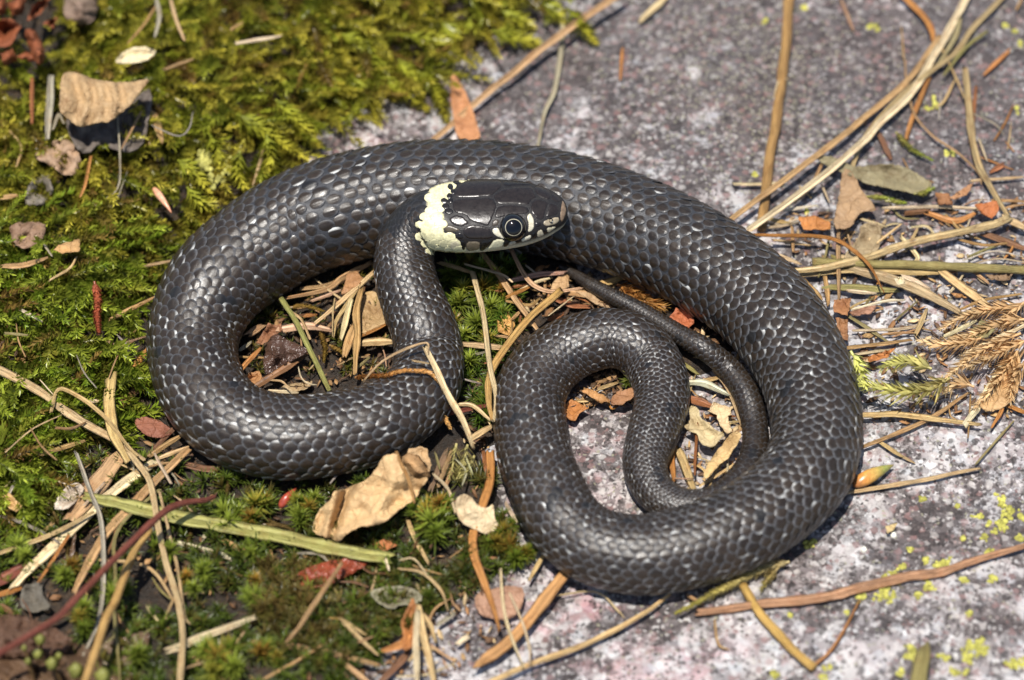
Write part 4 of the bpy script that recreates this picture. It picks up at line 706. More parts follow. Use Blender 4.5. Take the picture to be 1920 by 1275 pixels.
leaf("175,880 300,790 380,780 440,830 470,950 420,985 350,985 290,930", (0.42, 0.28, 0.18), 'pinkish-tan leaf beside the ribbed bark flake', 6.5, o_, amp=2.4, curl=-2)
leaf("180,1000 280,980 300,1080 240,1160 140,1150 150,1070", (0.19, 0.165, 0.13), 'dull grey leaf fragment below the pinkish-tan leaf', 5, o_, amp=2.6, curl=-2)
leaf("365,-60 550,-60 550,80 490,150 400,150 355,80", (0.27, 0.19, 0.14), 'pinkish-grey dead leaf beside the rusty bark chips', 7, o_, amp=2.4, curl=-2)
leaf("640,350 690,290 780,255 880,280 870,310 800,350 700,360", (0.70, 0.60, 0.38), 'cream petal-like leaf lying in the moss bank', 8.5, o_, amp=1.6)
for s in ["130,170 190,160 250,260 250,350 210,370 170,290", "-40,120 60,100 120,150 60,260 -40,270", "40,20 150,-40 130,80 60,90", "180,30 300,-40 230,80 150,120", "80,320 150,290 220,320 180,350", "-40,-30 40,-40 30,80 -40,90", "0,300 70,270 100,340 20,370", "240,130 330,90 300,160"]:
    leaf(s, (0.27, 0.085, 0.035), 'rusty red bark chip in the heap at the edge of the moss bank', 8, o_, cat='bark chip', name='bark_chip', group='rusty bark chips', amp=3.0)
o_ = A3(0, 425)
leaf("45,-20 260,-30 250,60 160,132 70,100", (0.27, 0.17, 0.11), 'smooth brown leaf tip in moss beside the dry orange scraps', 6, o_, amp=2.2, curl=-1.5)
leaf("330,100 450,70 445,140 350,152 300,130", (0.52, 0.31, 0.13), 'small orange-tan scrap hanging in the moss', 7, o_, cat='leaf scrap')
leaf("790,1060 930,1100 980,1170 870,1190 800,1160 750,1100", (0.25, 0.10, 0.06), 'reddish withered leaf under the straws at the neck loop', 2, o_)
o_ = A3(0, 850)
leaf("290,310 370,180 440,160 480,200 430,270 370,320", (0.62, 0.53, 0.42), 'pale papery leaf flake among the tangled straws', 4, o_)
leaf("10,240 50,220 130,300 90,330 50,310", (0.60, 0.38, 0.16), 'small orange-tan chip on the green moss', 5, o_, cat='chip', name='leaf_chip')
leaf("560,1080 640,1050 850,990 830,1100 740,1150 750,1300 600,1300 640,1150", (0.12, 0.075, 0.045), 'dark brown curled leaf lying under the tangled straws', 2.5, o_, mat=M_WET)
leaf("120,740 240,720 240,800 300,870 180,900 110,860", (0.13, 0.115, 0.09), 'dull dark leaf under the dark red twig', 2, o_)
leaf("330,400 430,420 420,560 380,640 320,600 330,500", (0.10, 0.06, 0.035), 'wet brown leaf stub beneath the broad pale blade', 1.5, o_, mat=M_WET)
leaf("547,1085 575,1065 610,1052 660,1045 692,1038 690,1060 640,1085 610,1100 570,1102", (0.25, 0.055, 0.025), 'wet brick-red curled leaf under the greenish reed blade', 2.5, mat=M_WET, amp=1.4)
leaf("700,1020 720,1010 745,1022 720,1035", (0.42, 0.16, 0.06), 'small rusty scrap behind the greenish reed blade end', 2, cat='leaf scrap')
o_ = (560, 830, 4.8)
leaf("1400,560 1430,480 1520,460 1620,570 1700,590 1755,540 1760,670 1800,740 1770,790 1690,830 1620,790 1530,760 1440,690", (0.66, 0.52, 0.32), 'ragged cream leaf fragment beside the tail coil', 4, o_, hf=lambda x, y: 0.03 * (970 - y) + 0.02 * (880 - x), step=5)
o_ = A3(640, 850)
leaf("150,770 300,740 420,760 465,820 400,860 330,850 280,880 200,840", (0.26, 0.24, 0.16), 'folded grey-green dead leaf on the dark wet moss', 2.5, o_)
leaf("750,790 850,760 950,740 1040,760 1000,900 930,940 830,930 760,890", (0.38, 0.22, 0.14), 'pinkish-brown downy leaf under the crossing straws', 2, o_)
leaf("370,880 400,800 430,870 410,960 420,1080 340,1120 350,1000 330,950", (0.36, 0.15, 0.05), 'upright rusty husk at the base of the pale straws', 4, o_, cat='husk', name='dry_husk')
o_ = (420, 480, 4.553)
leaf("1180,320 1290,290 1330,380 1402,570 1300,612 1180,682 1165,560 1160,400", (0.46, 0.31, 0.15), 'flat tan leaf with orange rim inside the neck loop', 2, o_)
leaf("330,900 380,700 450,660 560,720 700,780 720,830 560,900 430,1010 350,1020", (0.075, 0.042, 0.03), 'wet dark crumpled leaf inside the neck loop', 3.5, o_, mat=M_WET, amp=2.0, hf=lambda x, y: 0.02 * (690 - y))
leaf("160,1070 210,1000 300,980 330,1040 290,1090 200,1095", (0.40, 0.20, 0.08), 'orange-brown husk at the rim of the neck loop', 2.5, o_, cat='husk', name='dry_husk')
leaf("470,1130 560,1090 700,1070 760,1060 740,1120 600,1165", (0.45, 0.33, 0.18), 'pale flake lying flat against the neck loop', 1.5, o_)
leaf("270,740 380,570 440,590 490,570 500,640 420,690 330,760", (0.34, 0.16, 0.08), 'ragged reddish husk on the wet dark leaf', 4, o_, cat='husk', name='dry_husk')
leaf("1050,150 1130,130 1200,200 1120,300 1000,330", (0.42, 0.22, 0.10), 'rusty torn husk under the neck', 3, o_, cat='husk', name='dry_husk')
o_ = (960, 430, 4.364)
leaf("330,440 400,350 470,390 470,470 400,520 310,500", (0.50, 0.32, 0.16), 'tan grass node husk near the tail tip', 3, o_, cat='husk', name='dry_husk')
leaf("520,500 640,520 760,560 860,640 740,640 600,560", (0.50, 0.34, 0.19), 'pale tan sheath strip lying along the tail', 1.2, o_, cat='husk', name='dry_husk')
leaf("1280,730 1340,640 1400,640 1480,700 1490,770 1440,820 1350,770", (0.42, 0.13, 0.055), 'bright rust-red leaf scrap between tail and flank', 3, o_)
leaf("932,600 948,575 966,610 955,630 931,622", (0.50, 0.27, 0.08), 'orange-brown leaf chip beside the star moss', 3, cat='leaf chip', name='leaf_chip')
o_ = (1040, 680, 4.8)
leaf("75,490 90,380 150,330 220,360 310,410 230,450 190,520 140,515 100,480", (0.45, 0.19, 0.06), 'orange frilled leaf scrap on the rock inside the tail coil', 2, o_)
leaf("240,250 300,225 450,300 505,340 420,365 330,315", (0.50, 0.26, 0.10), 'orange-tan husk under the arch of the tail coil', 3, o_, cat='husk', name='dry_husk')
leaf("495,340 560,260 700,225 735,300 600,385 520,385", (0.38, 0.19, 0.09), 'hairy brown husk under the arch of the tail coil', 3, o_, cat='husk', name='dry_husk')
leaf("1160,570 1220,540 1210,380 1290,400 1310,500 1380,540 1440,600 1540,640 1480,700 1440,760 1380,760 1300,710 1290,640 1200,610", (0.56, 0.45, 0.25), 'cream jagged leaf piece inside the tail coil', 3, o_)
leaf("1400,400 1430,350 1590,410 1590,470 1560,480 1595,620 1550,640 1480,550 1460,470 1390,440", (0.62, 0.47, 0.27), 'pale blocky chip beside the tail', 3, o_, cat='leaf chip', name='leaf_chip')
leaf("1600,620 1695,630 1640,740 1560,860 1440,960 1370,1050 1335,1030 1350,950 1430,830", (0.58, 0.40, 0.18), 'elongated tan husk leaning along the tail', 3, o_, cat='husk', name='dry_husk')
o_ = A3(1280, 0)
leaf("900,940 950,960 1000,1060 1090,1170 1080,1190 1000,1190 940,1290 840,1290 880,1100", (0.34, 0.22, 0.12), 'triangular brown leaf at the edge of the litter band', 3, o_)
leaf("720,870 860,880 960,940 1050,930 1200,920 1330,980 1420,1040 1340,1090 1250,1080 1130,1050 1050,1040 970,1000 800,930", (0.27, 0.23, 0.13), 'olive-grey bark-like leaf at the edge of the litter band', 2.5, o_)
leaf("650,1220 740,1210 830,1250 830,1290 680,1290", (0.48, 0.20, 0.06), 'rusty chip at the foot of the triangular brown leaf', 2, o_, cat='leaf chip', name='leaf_chip')
leaf("1640,1150 1770,1130 1780,1180 1740,1230 1680,1200", (0.44, 0.15, 0.05), 'frilled bright rusty scrap in the litter band', 3, o_, cat='leaf scrap')
leaf("1500,1110 1640,1020 1600,1095 1520,1122", (0.45, 0.24, 0.12), 'narrow pinkish leaf scrap above the litter band', 2.5, o_, cat='leaf scrap')
leaf("1420,1080 1500,1090 1520,1150 1440,1150", (0.30, 0.14, 0.06), 'dark rusty crumb pile of leaf beside the pinkish scrap', 2, o_, cat='leaf scrap')
o_ = A3(1280, 425)
leaf("990,60 1000,-20 1120,-20 1110,130 1030,160 900,190 920,140", (0.34, 0.26, 0.15), 'grey-tan leaf base under the pale gold blade', 2, o_)
leaf("930,480 1090,440 1060,490 960,502", (0.36, 0.19, 0.12), 'reddish flat leaf scrap on the rock beside the tail coil', 1.5, o_, cat='leaf scrap')
leaf("850,410 950,400 930,500 850,480", (0.34, 0.16, 0.07), 'rusty crumpled husk against the flank of the tail coil', 3, o_, cat='husk', name='dry_husk')
leaf("860,510 930,520 930,640 880,620", (0.30, 0.15, 0.07), 'brown frayed husk against the flank of the tail coil', 2.5, o_, cat='husk', name='dry_husk')
leaf("1620,590 1680,520 1760,580 1720,622 1620,632", (0.27, 0.24, 0.11), 'olive-green pointed leaf among the dry moss fronds', 3.5, o_)
leaf("1040,730 1200,680 1150,740 1050,762", (0.50, 0.20, 0.06), 'orange leaf scrap behind the green moss sprig', 2.5, o_, cat='leaf scrap')
leaf("1500,370 1570,380 1600,400 1540,402", (0.52, 0.27, 0.10), 'small orange flake on pale rock by the litter band', 1.2, o_, cat='leaf scrap')
leaf("1190,290 1240,280 1250,320 1210,330", (0.66, 0.56, 0.36), 'tiny cream frilled scrap on the broad streaked blade', 5.5, o_, cat='leaf scrap')
leaf("1700,270 1860,265 1840,300 1740,300", (0.22, 0.14, 0.08), 'dark brown flat leaf under the olive-brown stalk', 1.5, o_)
leaf("1660,1000 1740,960 1800,850 1860,720 1900,700 1900,900 1840,1000 1720,1050", (0.50, 0.32, 0.15), 'broad pale brown frayed sheath beside the creamy splint', 2, o_, cat='husk', name='dry_husk')
leaf("1140,410 1210,390 1190,430 1150,452", (0.52, 0.40, 0.20), 'small oval tan seed husk on the pale rock', 1.2, A3(1280, 850), cat='seed husk', name='seed_husk', jag=.5, step=4)
# plump bud by the tail coil
def spindle(name, p0, p1, w, cols, h, parent=None, nseg=26, k=16):
    P = drop([p0[0], p1[0]], [p0[1], p1[1]], np.array(h), ground_smooth); u_ = np.linspace(0, 1, nseg); ctr = P[0] + (P[1] - P[0]) * u_[:, None]; ctr[:, 2] += 0.5 * np.sin(u_ * 3)
    r = w * DIST / FPX * 0.5 * np.sin(np.pi * u_ ** 0.62) ** 0.8 + 0.05; T_ = P[1] - P[0]; T_ = T_ / np.linalg.norm(T_); a_ = np.cross(T_, [0, 0, 1.0]); a_ /= np.linalg.norm(a_); b_ = np.cross(a_, T_); an_ = np.arange(k) * 2 * math.pi / k
    r2 = r[:, None] * (1 + 0.05 * np.sin(3 * an_ + 5 * u_[:, None])); V_ = ctr[:, None] + r2[..., None] * (np.cos(an_)[None, :, None] * a_ + np.sin(an_)[None, :, None] * b_)
    cc = np.stack([np.interp(u_, np.linspace(0, 1, len(cols)), [c[i] for c in cols]) for i in range(3)], -1); cc = np.repeat(cc[:, None], k, 1)
    return mk(name, V_.reshape(-1, 3), grid_faces(nseg, k, True).tolist() + [list(range(k))[::-1], [(nseg - 1) * k + j for j in range(k)]], M_PLATE, parent, col=cc.reshape(-1, 3))
tag(spindle('leaf_bud', (1599, 911), (1676, 872), 25, [(0.22, 0.08, 0.03), (0.5, 0.22, 0.05), (0.42, 0.27, 0.07), (0.22, 0.24, 0.06), (0.2, 0.14, 0.05)], (2.0, 1.5)), 'plump orange-green pointed bud lying beside the tail coil', 'bud')
tag(spindle('red_capsule', (524, 952), (556, 916), 15, [(0.25, 0.05, 0.03), (0.3, 0.04, 0.02), (0.2, 0.03, 0.02)], (3, 4)), 'glossy red moss capsule below the neck loop', 'capsule')
tag(spindle('curled_petal', (287, 352), (322, 400), 13, [(0.5, 0.22, 0.12), (0.6, 0.32, 0.2), (0.5, 0.2, 0.1)], (8, 8)), 'small pinkish curled petal in the moss by the arched back', 'petal')
for x, y, w in [(1620, 1030, 12), (1675, 1003, 12), (815, 955, 18), (828, 973, 10), (1635, 270, 8)]:
    c0 = drop([x], [y], 0.3)[0]; k = 9; an_ = np.arange(k) * 2 * math.pi / k; r_ = w * 0.05; V_ = []
    for q_, (rr_, zz) in enumerate([(1.0, -0.4), (0.95, 0.25), (0.6, 0.7), (0.15, 0.9)]):
        V_ += [c0 + np.array([math.cos(a) * rr_ * r_ * random.uniform(.8, 1.15), math.sin(a) * rr_ * r_ * random.uniform(.8, 1.1), zz * r_]) for a in an_]
    o = mk('white_grain', np.array(V_), grid_faces(4, k, True).tolist() + [[3 * k + j for j in range(k)]], M_LICHEN, col=np.tile([[0.8, 0.77, 0.66]], (len(V_), 1)))
    wet_ = x < 1000; tag(o, 'tiny white grain on the star moss by the cream leaf fragment' if wet_ else 'tiny white grain on the rock beside the snake', 'grain', 'white grains on moss' if wet_ else 'white grains on rock')

# ---------------------------------------------------------------- yellow lichen crusts
LICH = [(1280 + a / 3, 850 + b / 3, c / 3) for a, b, c in [(715,510,40),(1345,255,15),(1550,295,20),(1790,270,40),(1660,355,28),(1830,345,45),(1775,425,55),(1700,480,18),(1275,540,16),(1895,480,20),(1710,545,40),(1365,600,25),(1460,630,55),(1185,680,55),(1145,780,60),(990,800,40),(1375,755,45),(1320,800,20),(1580,710,22),(1745,705,30),(915,895,18),(605,910,18),(1610,905,14),(1300,1110,65),(1640,1100,75),(1470,1150,28),(1885,1180,50),(1550,1240,45),(815,1200,30),(780,1255,25),(1215,1240,28),(515,1240,22),(1240,630,20),(1905,360,24),(1575,480,10)]]
LICH2 = [(1280 + a / 3, b / 3, c / 3) for a, b, c in [(1075,155,38),(1410,575,45),(1880,615,25),(1815,140,20),(1895,250,18),(695,40,14),(1520,870,30),(405,985,14),(1870,175,12),(465,115,16),(700,1190,10)]]
def lichen(x, y, r, label, group, dz=0.05, col=(0.40, 0.375, 0.085)):
    n_ = int(max(8, r * r / 11)); pts = []; lobes = [(random.gauss(0, .45), random.gauss(0, .4)) for _ in range(6)]
    for _ in range(n_):
        l = random.choice(lobes); pts.append((x + r * (l[0] + random.gauss(0, .25)), y + 0.85 * r * (l[1] + random.gauss(0, .25))))
    pts = np.array(pts); P = drop(pts[:, 0], pts[:, 1], dz); k = 7; V_ = []; F_ = []; cc = []
    for i, p in enumerate(P):
        rr_ = random.uniform(0.26, 0.62); an_ = np.arange(k) * 2 * math.pi / k + random.random(); b0 = len(V_); e = [random.uniform(.5, 1.3) for _ in an_]; hgt = random.uniform(.15, .34); cl_ = np.array(col) * random.uniform(.6, 1.2)
        for (q_, z) in ((1.0, -0.25), (0.85, hgt), ):
            V_ += [p + np.array([math.cos(a) * rr_ * q_ * s_e, math.sin(a) * rr_ * q_ * s_e, z]) for a, s_e in zip(an_, e)]
        V_.append(p + np.array([0, 0, hgt * 1.15])); cc += [cl_ * 0.8] * k + [cl_] * (k + 1)
        for j in range(k): F_ += [[b0 + j, b0 + (j + 1) % k, b0 + k + (j + 1) % k], [b0 + j, b0 + k + (j + 1) % k, b0 + k + j], [b0 + k + j, b0 + k + (j + 1) % k, b0 + 2 * k]]
    return tag(mk('lichen_patch', np.array(V_), np.array(F_), M_LICHEN, col=np.array(cc), smooth=False), label, 'lichen', group)
sz_ = lambda r: 'tiny' if r < 7.5 else 'small' if r < 12 else 'medium' if r < 16 else 'broad'
for a in LICH: lichen(*a, sz_(a[2]) + ' bright yellow crusty lichen patch on the pale rock near the reddish blade', 'yellow lichen on pale rock')
for a in LICH2: lichen(*a, sz_(a[2]) + ' yellow crusty lichen patch on the dark rock near the grass bundle', 'yellow lichen on dark rock')
lichen(400, 318, 42, 'sulphur-yellow lichen cushion between moss bank and arched back', None, 4.5, (0.40, 0.38, 0.11))
lichen(868, 203, 14, 'small yellow lichen dots beside the rusty blade behind the arched back', None)
leaf("845,142 852,137 870,165 890,215 904,266 858,268 845,190", (0.46, 0.22, 0.10), 'rusty tongue-shaped blade standing behind the arched back', 2.5, cat='grass', name='rusty_sheath', jag=.5)

# ---------------------------------------------------------------- moss
def norm(v): return v / (np.linalg.norm(v, axis=-1)[..., None] + 1e-9)
def sprig_arrays(curve, leaf_len, leaf_w, dens, ang, tipc, basec, rs, curlv=0.0, taper=0.45):
    """one leafy moss shoot along a 3-D curve (n,3) -> verts, tris, colours"""
    seg_ = np.r_[0, np.cumsum(np.linalg.norm(np.diff(curve, axis=0), axis=1))]; Lm = seg_[-1]; n_ = max(6, int(Lm * dens)); t = np.sort(rs.random(n_)); s_ = t * Lm
    P = np.stack([np.interp(s_, seg_, curve[:, i]) for i in range(3)], -1); D = norm(np.stack([np.interp(np.minimum(s_ + 0.3, Lm), seg_, curve[:, i]) - np.interp(np.maximum(s_ - 0.3, 0), seg_, curve[:, i]) for i in range(3)], -1))
    ph = np.arange(n_) * 2.39996 + rs.random(n_) * 0.6; a = norm(np.cross(D, np.array([0.1, 0.2, 1.0]))); b = np.cross(D, a); out = a * np.cos(ph)[:, None] + b * np.sin(ph)[:, None]
    out[:, 2] = np.where(out[:, 2] < -0.3, out[:, 2] * 0.3, out[:, 2]); out = norm(out)
    an_ = ang * (0.8 + 0.4 * rs.random(n_)); sz = (1 - (1 - taper) * t ** 2.2) * (0.8 + 0.4 * rs.random(n_)); ld = norm(D * np.cos(an_)[:, None] + out * np.sin(an_)[:, None]); sd = norm(np.cross(ld, D + out * 0.2)); nrm = np.cross(sd, ld)
    l = (leaf_len * sz)[:, None]; w_ = (leaf_w * sz)[:, None]
    mid = P + ld * l * 0.45 + nrm * l * (0.06 + curlv * 0.25); tip = P + ld * l + nrm * l * (-0.05 + curlv) 
    V_ = np.stack([P, mid - sd * w_, mid + nrm * w_ * (-0.35), mid + sd * w_, tip], 1)
    F0 = np.array([[0, 1, 2], [0, 2, 3], [1, 4, 2], [2, 4, 3]]); F_ = (F0[None] + (np.arange(n_) * 5)[:, None, None]).reshape(-1, 3)
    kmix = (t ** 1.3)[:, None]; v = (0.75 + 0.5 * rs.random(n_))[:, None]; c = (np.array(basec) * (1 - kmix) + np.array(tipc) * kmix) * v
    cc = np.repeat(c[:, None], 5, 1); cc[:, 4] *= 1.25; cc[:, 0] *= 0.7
    return V_.reshape(-1, 3), F_, cc.reshape(-1, 3)
def stem_arrays(curve, r, col_):
    k = 5; T_ = norm(np.gradient(curve, axis=0)); a = norm(np.cross(T_, [0.1, 0.1, 1.0])); b = np.cross(a, T_); an_ = np.arange(k) * 2 * math.pi / k; rr_ = np.linspace(r, r * 0.4, len(curve))[:, None, None]
    V_ = curve[:, None] + rr_ * (np.cos(an_)[None, :, None] * a[:, None] + np.sin(an_)[None, :, None] * b[:, None]); F_ = grid_faces(len(curve), k, True); F_ = np.vstack([F_[:, [0, 1, 2]], F_[:, [0, 2, 3]]])
    return V_.reshape(-1, 3), F_, np.tile(np.array(col_), (len(curve) * k, 1))
def merge(parts):
    off = 0; Vs, Fs, Cs = [], [], []
    for v, f, c in parts: Vs.append(v); Fs.append(f + off); Cs.append(c); off += len(v)
    return np.vstack(Vs), np.vstack(Fs), np.vstack(Cs)
YG = (0.46, 0.40, 0.050); MG = (0.21, 0.22, 0.020); DG = (0.09, 0.105, 0.014); BRM = (0.16, 0.10, 0.025)
def star_arrays(p, size, nlv, tipc, basec, rs, tilt=(0, 0)):
    t = rs.random(nlv); ph = np.arange(nlv) * 2.39996 + rs.random(nlv); el = np.clip(1.35 - 1.25 * t ** 0.8 + 0.15 * rs.standard_normal(nlv), -0.1, 1.5)
    ld = np.stack([np.cos(ph) * np.cos(el) + tilt[0], np.sin(ph) * np.cos(el) + tilt[1], np.sin(el)], -1); ld = norm(ld); sd = norm(np.cross(ld, [0, 0, 1.0]) + 1e-4); nrm = np.cross(sd, ld)
    l = (size * (0.65 + 0.5 * rs.random(nlv)))[:, None]; w_ = l * 0.055; base = np.asarray(p) + np.stack([0 * t, 0 * t, (0.5 - t) * size * 0.7], -1)
    m1 = base + ld * l * 0.4 + nrm * l * 0.05; tip = base + ld * l - nrm * l * 0.08
    V_ = np.stack([base - sd * w_ * .7, base + sd * w_ * .7, m1 - sd * w_, m1 - nrm * w_ * 0.6, m1 + sd * w_, tip], 1)
    F0 = np.array([[0, 3, 2], [0, 1, 3], [1, 4, 3], [2, 3, 5], [3, 4, 5]]); F_ = (F0[None] + (np.arange(nlv) * 6)[:, None, None]).reshape(-1, 3)
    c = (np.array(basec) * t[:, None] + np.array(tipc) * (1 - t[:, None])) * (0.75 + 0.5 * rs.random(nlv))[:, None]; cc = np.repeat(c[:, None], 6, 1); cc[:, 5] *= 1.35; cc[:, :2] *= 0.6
    return V_.reshape(-1, 3), F_, cc.reshape(-1, 3)
rs = np.random.default_rng(21)
def sample(poly, n_):
    poly = np.asarray(poly, float); lo, hi = poly.min(0), poly.max(0); out = []
    while len(out) < n_:
        q = lo + (hi - lo) * rs.random((n_, 2)); out += q[inpoly(q[:, 0], q[:, 1], poly)].tolist()
    return np.array(out[:n_])
# feathery bank
bank_poly = [(-160,-160),(1010,-160),(1030,-10),(940,40),(830,80),(770,160),(640,200),(540,280),(440,370),(300,450),(240,560),(225,700),(235,790),(120,880),(40,960),(-160,1010)]
q = sample(bank_poly, 2300); clump = vnoise(q[:, 0] / 62, q[:, 1] / 50, 51) + 0.5 * vnoise(q[:, 0] / 25, q[:, 1] / 22, 52); gap = vnoise(q[:, 0] / 45 + 7, q[:, 1] / 38, 53) < -0.27
bare = (np.hypot(q[:, 0] - 400, (q[:, 1] - 318) * 1.2) < 52) | (np.hypot(q[:, 0] - 450, (q[:, 1] - 360) * 1.3) < 32) | (np.hypot(q[:, 0] - 40, q[:, 1] - 60) < 80); q, clump, gap = q[~bare], clump[~bare], gap[~bare]
P = drop(q[:, 0], q[:, 1], 0.0); parts = []
for i in range(len(q)):
    if gap[i] and rs.random() < 0.8: continue
    az = rs.normal(-0.95, 0.9); el = rs.uniform(0.05, 0.9); L_ = rs.uniform(8, 17) * (1 + 0.6 * clump[i]); d0 = np.array([math.cos(az) * math.cos(el), math.sin(az) * math.cos(el), math.sin(el)])
    uu = np.linspace(0, 1, 7)[:, None]; cur = P[i] + np.array([0, 0, 0.3]) + d0 * uu * L_ + np.array([0, 0, -1.0]) * uu ** 2 * L_ * 0.32; cur[:, 2] = np.maximum(cur[:, 2], P[i][2] + 0.5 + 7.0 * max(0, clump[i] + .2) * uu[:, 0])
    hue = rs.random(); far = q[i][1] < 420; tipc = np.array(YG) * (1.0 + 0.6 * clump[i] + 0.25 * hue) if hue > 0.3 else np.array(MG) * 1.7
    if q[i][1] > 430: tipc = tipc * np.array([0.72, 0.95, 0.8])
    if rs.random() < 0.10: tipc = np.array([0.32, 0.2, 0.05])
    parts.append(sprig_arrays(cur, rs.uniform(2.0, 3.3), 0.38, 4.8, 0.70, tipc, np.array(DG) if rs.random() < .7 else np.array(BRM), rs))
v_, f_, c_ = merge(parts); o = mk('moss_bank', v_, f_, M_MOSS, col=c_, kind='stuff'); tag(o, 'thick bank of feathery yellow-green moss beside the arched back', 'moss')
# single feathery shoots that hang out over the rock or stand clear
def shoot(s, leaf_len, h0, h1, tipc, basec, label, group=None, org=(0, 0, 1), dens=9, ang=0.75, curlv=0.0, lw=0.3, name='moss_sprig', cat='moss sprig'):
    pts = catmull(PT(s, *org), 14); n_ = len(pts); hh = np.linspace(h0, h1, n_); cur = drop(pts[:, 0], pts[:, 1], hh, ground_smooth)
    t = empty(name, None); v, f, c = sprig_arrays(cur, leaf_len, lw, dens, ang, tipc, basec, rs, curlv, taper=0.4); mk('leaves', v, f, M_MOSS, t, col=c, kind='stuff'); v, f, c = stem_arrays(cur, 0.28, np.array(basec) * 1.2); mk('stem', v, f, M_MOSS, t, col=c)
    if group:
        p2 = np.asarray(PT(s, *org)); Lp = np.hypot(*np.diff(p2, axis=0).T).sum(); label = ('short ' if Lp < 62 else 'longish ' if Lp < 110 else 'long ') + ('bent ' if Lp / np.hypot(*(p2[-1] - p2[0])) > 1.018 else 'straight ') + label
    return tag(t, label, cat, group)
c3 = catmull(np.column_stack([np.array(PT(STRAND[0])), STRAND[1]]), 40); cur = hit_z(c3[:, 0], c3[:, 1], g0 + c3[:, 2]); t = empty('dry_moss_strand', None)
v, f, c = sprig_arrays(cur, 1.25, 0.34, 17, 0.55, (0.60, 0.34, 0.11), (0.52, 0.25, 0.07), rs, 0.15, taper=0.8); mk('leaves', v, f, M_MOSS, t, col=c, kind='stuff'); v, f, c = stem_arrays(cur, 0.3, (0.4, 0.2, 0.07)); mk('stem', v, f, M_MOSS, t, col=c)
tag(t, 'twisted strand of dry orange moss draped over the bend of the neck', 'moss strand')
FL = ('feathery moss shoot hanging from the moss bank over the rock', 'moss shoots over the rock'); o_ = A3(640, 0)
for s in ["0,190 150,270 335,395", "230,430 350,520 485,615", "430,400 530,500 595,685", "60,430 140,520 205,675", "720,100 730,180 715,240", "850,170 980,210 1110,242", "1270,40 1350,150 1435,245", "380,200 520,230 650,245", "150,300 250,420 300,560", "560,120 640,200 660,300", "900,60 1000,110 1060,140", "320,330 420,460 440,580", "-60,420 10,520 30,620", "1130,20 1200,60 1250,120"]:
    shoot(s, 3.3, 5.5, 1.5, np.array(YG) * 1.15, np.array(MG) * 1.2, *FL, org=o_, dens=13, lw=0.45)
o_ = A3(0, 0)
for s in ["1330,640 1480,730 1725,895", "1550,560 1700,700 1795,825", "1350,850 1340,980 1390,1065", "1180,760 1230,880 1240,960", "1000,900 1090,960 1180,1080", "1500,760 1520,880 1500,980", "1050,1050 1120,1130 1200,1150"]:
    shoot(s, 3.3, 8.0, 4.0, np.array(YG) * 1.2, np.array(MG) * 1.2, 'feathery moss shoot reaching from the bank towards the arched back', 'moss shoots at the arched back', org=o_, dens=13, lw=0.45)
o_ = A3(1280, 425); TN = (0.78, 0.60, 0.34); YGR = (0.66, 0.66, 0.20)
shoot("945,700 985,770 1010,850 1030,905", 3.2, 9, 7, YGR, YGR, 'upright pale green moss tip touching the tail coil', org=o_, dens=8, ang=0.9, curlv=0.25, lw=0.38)
shoot("1500,850 1420,905 1300,930 1180,925 1060,900 1000,880", 4.2, 5, 7.5, YGR, (0.5, 0.42, 0.16), 'long green and tan moss sprig with curled leaves beside the tail coil', org=o_, dens=8, ang=0.95, curlv=0.35, lw=0.4)
shoot("1400,800 1300,760 1200,770 1120,800", 3.4, 6, 7, YGR, (0.48, 0.42, 0.15), 'short green moss branch above the long curled sprig', org=o_, dens=8, ang=0.9, curlv=0.3, lw=0.4)
for s, h in [("1900,600 1760,660 1620,740 1480,850", 5), ("1930,640 1800,700 1680,760 1560,800", 4.5), ("1900,440 1760,460 1600,500 1450,580", 3), ("1930,520 1800,540 1650,600 1480,650", 3.5), ("1880,700 1800,820 1720,940 1640,1020", 3), ("1700,620 1560,660 1400,660 1320,640", 3.5), ("1930,420 1850,480 1790,560", 3), ("1640,900 1560,880 1480,930", 3), ("1930,760 1860,860 1840,980", 3)]:
    shoot(s, 3.4, h, h, TN, (0.62, 0.40, 0.19), 'dry tan moss frond in the litter band beside the tail coil', 'dry moss fronds', org=o_, dens=8, ang=0.8, curlv=0.25, lw=0.30)
shoot("1355,120 1560,260", 2.2, 2, 1.5, (0.34, 0.2, 0.06), (0.3, 0.15, 0.05), 'wiry brown moss wisp under the litter', org=(960, 430, 4.364), curlv=.3) if False else None
for s in ["860,450 980,500 1060,600", "1000,480 1080,560 1180,640", "900,480 960,560 1080,640", "1080,590 1180,620 1260,640"]:
    shoot(s, 3.0, 2.5, 2.5, (0.50, 0.30, 0.09), (0.40, 0.18, 0.05), 'curly golden-brown moss tuft between tail and flank', 'golden moss at the tail', org=(960, 430, 4.364), dens=10, ang=1.0, curlv=0.5, lw=0.22)
o_ = A3(1280, 850)
shoot("600,610 480,640 350,700 200,775 60,850 -30,895", 2.2, 2, 2.5, (0.40, 0.36, 0.06), (0.48, 0.38, 0.18), 'mossy twig-like strand lying against the tail coil on the pale rock', org=o_, dens=14, ang=0.5, lw=0.35)
shoot("540,640 470,720 440,770", 1.8, 2, 1.5, (0.36, 0.32, 0.08), (0.4, 0.3, 0.12), 'short green side wisp of the mossy strand', org=o_, dens=10, ang=0.6)
o_ = A3(1280, 0)
shoot("1200,745 1290,840 1400,900", 1.7, 1.5, 1.5, (0.22, 0.28, 0.03), (0.3, 0.26, 0.08), 'small bright green moss scrap on the dark rock', org=o_, dens=14, ang=0.5)
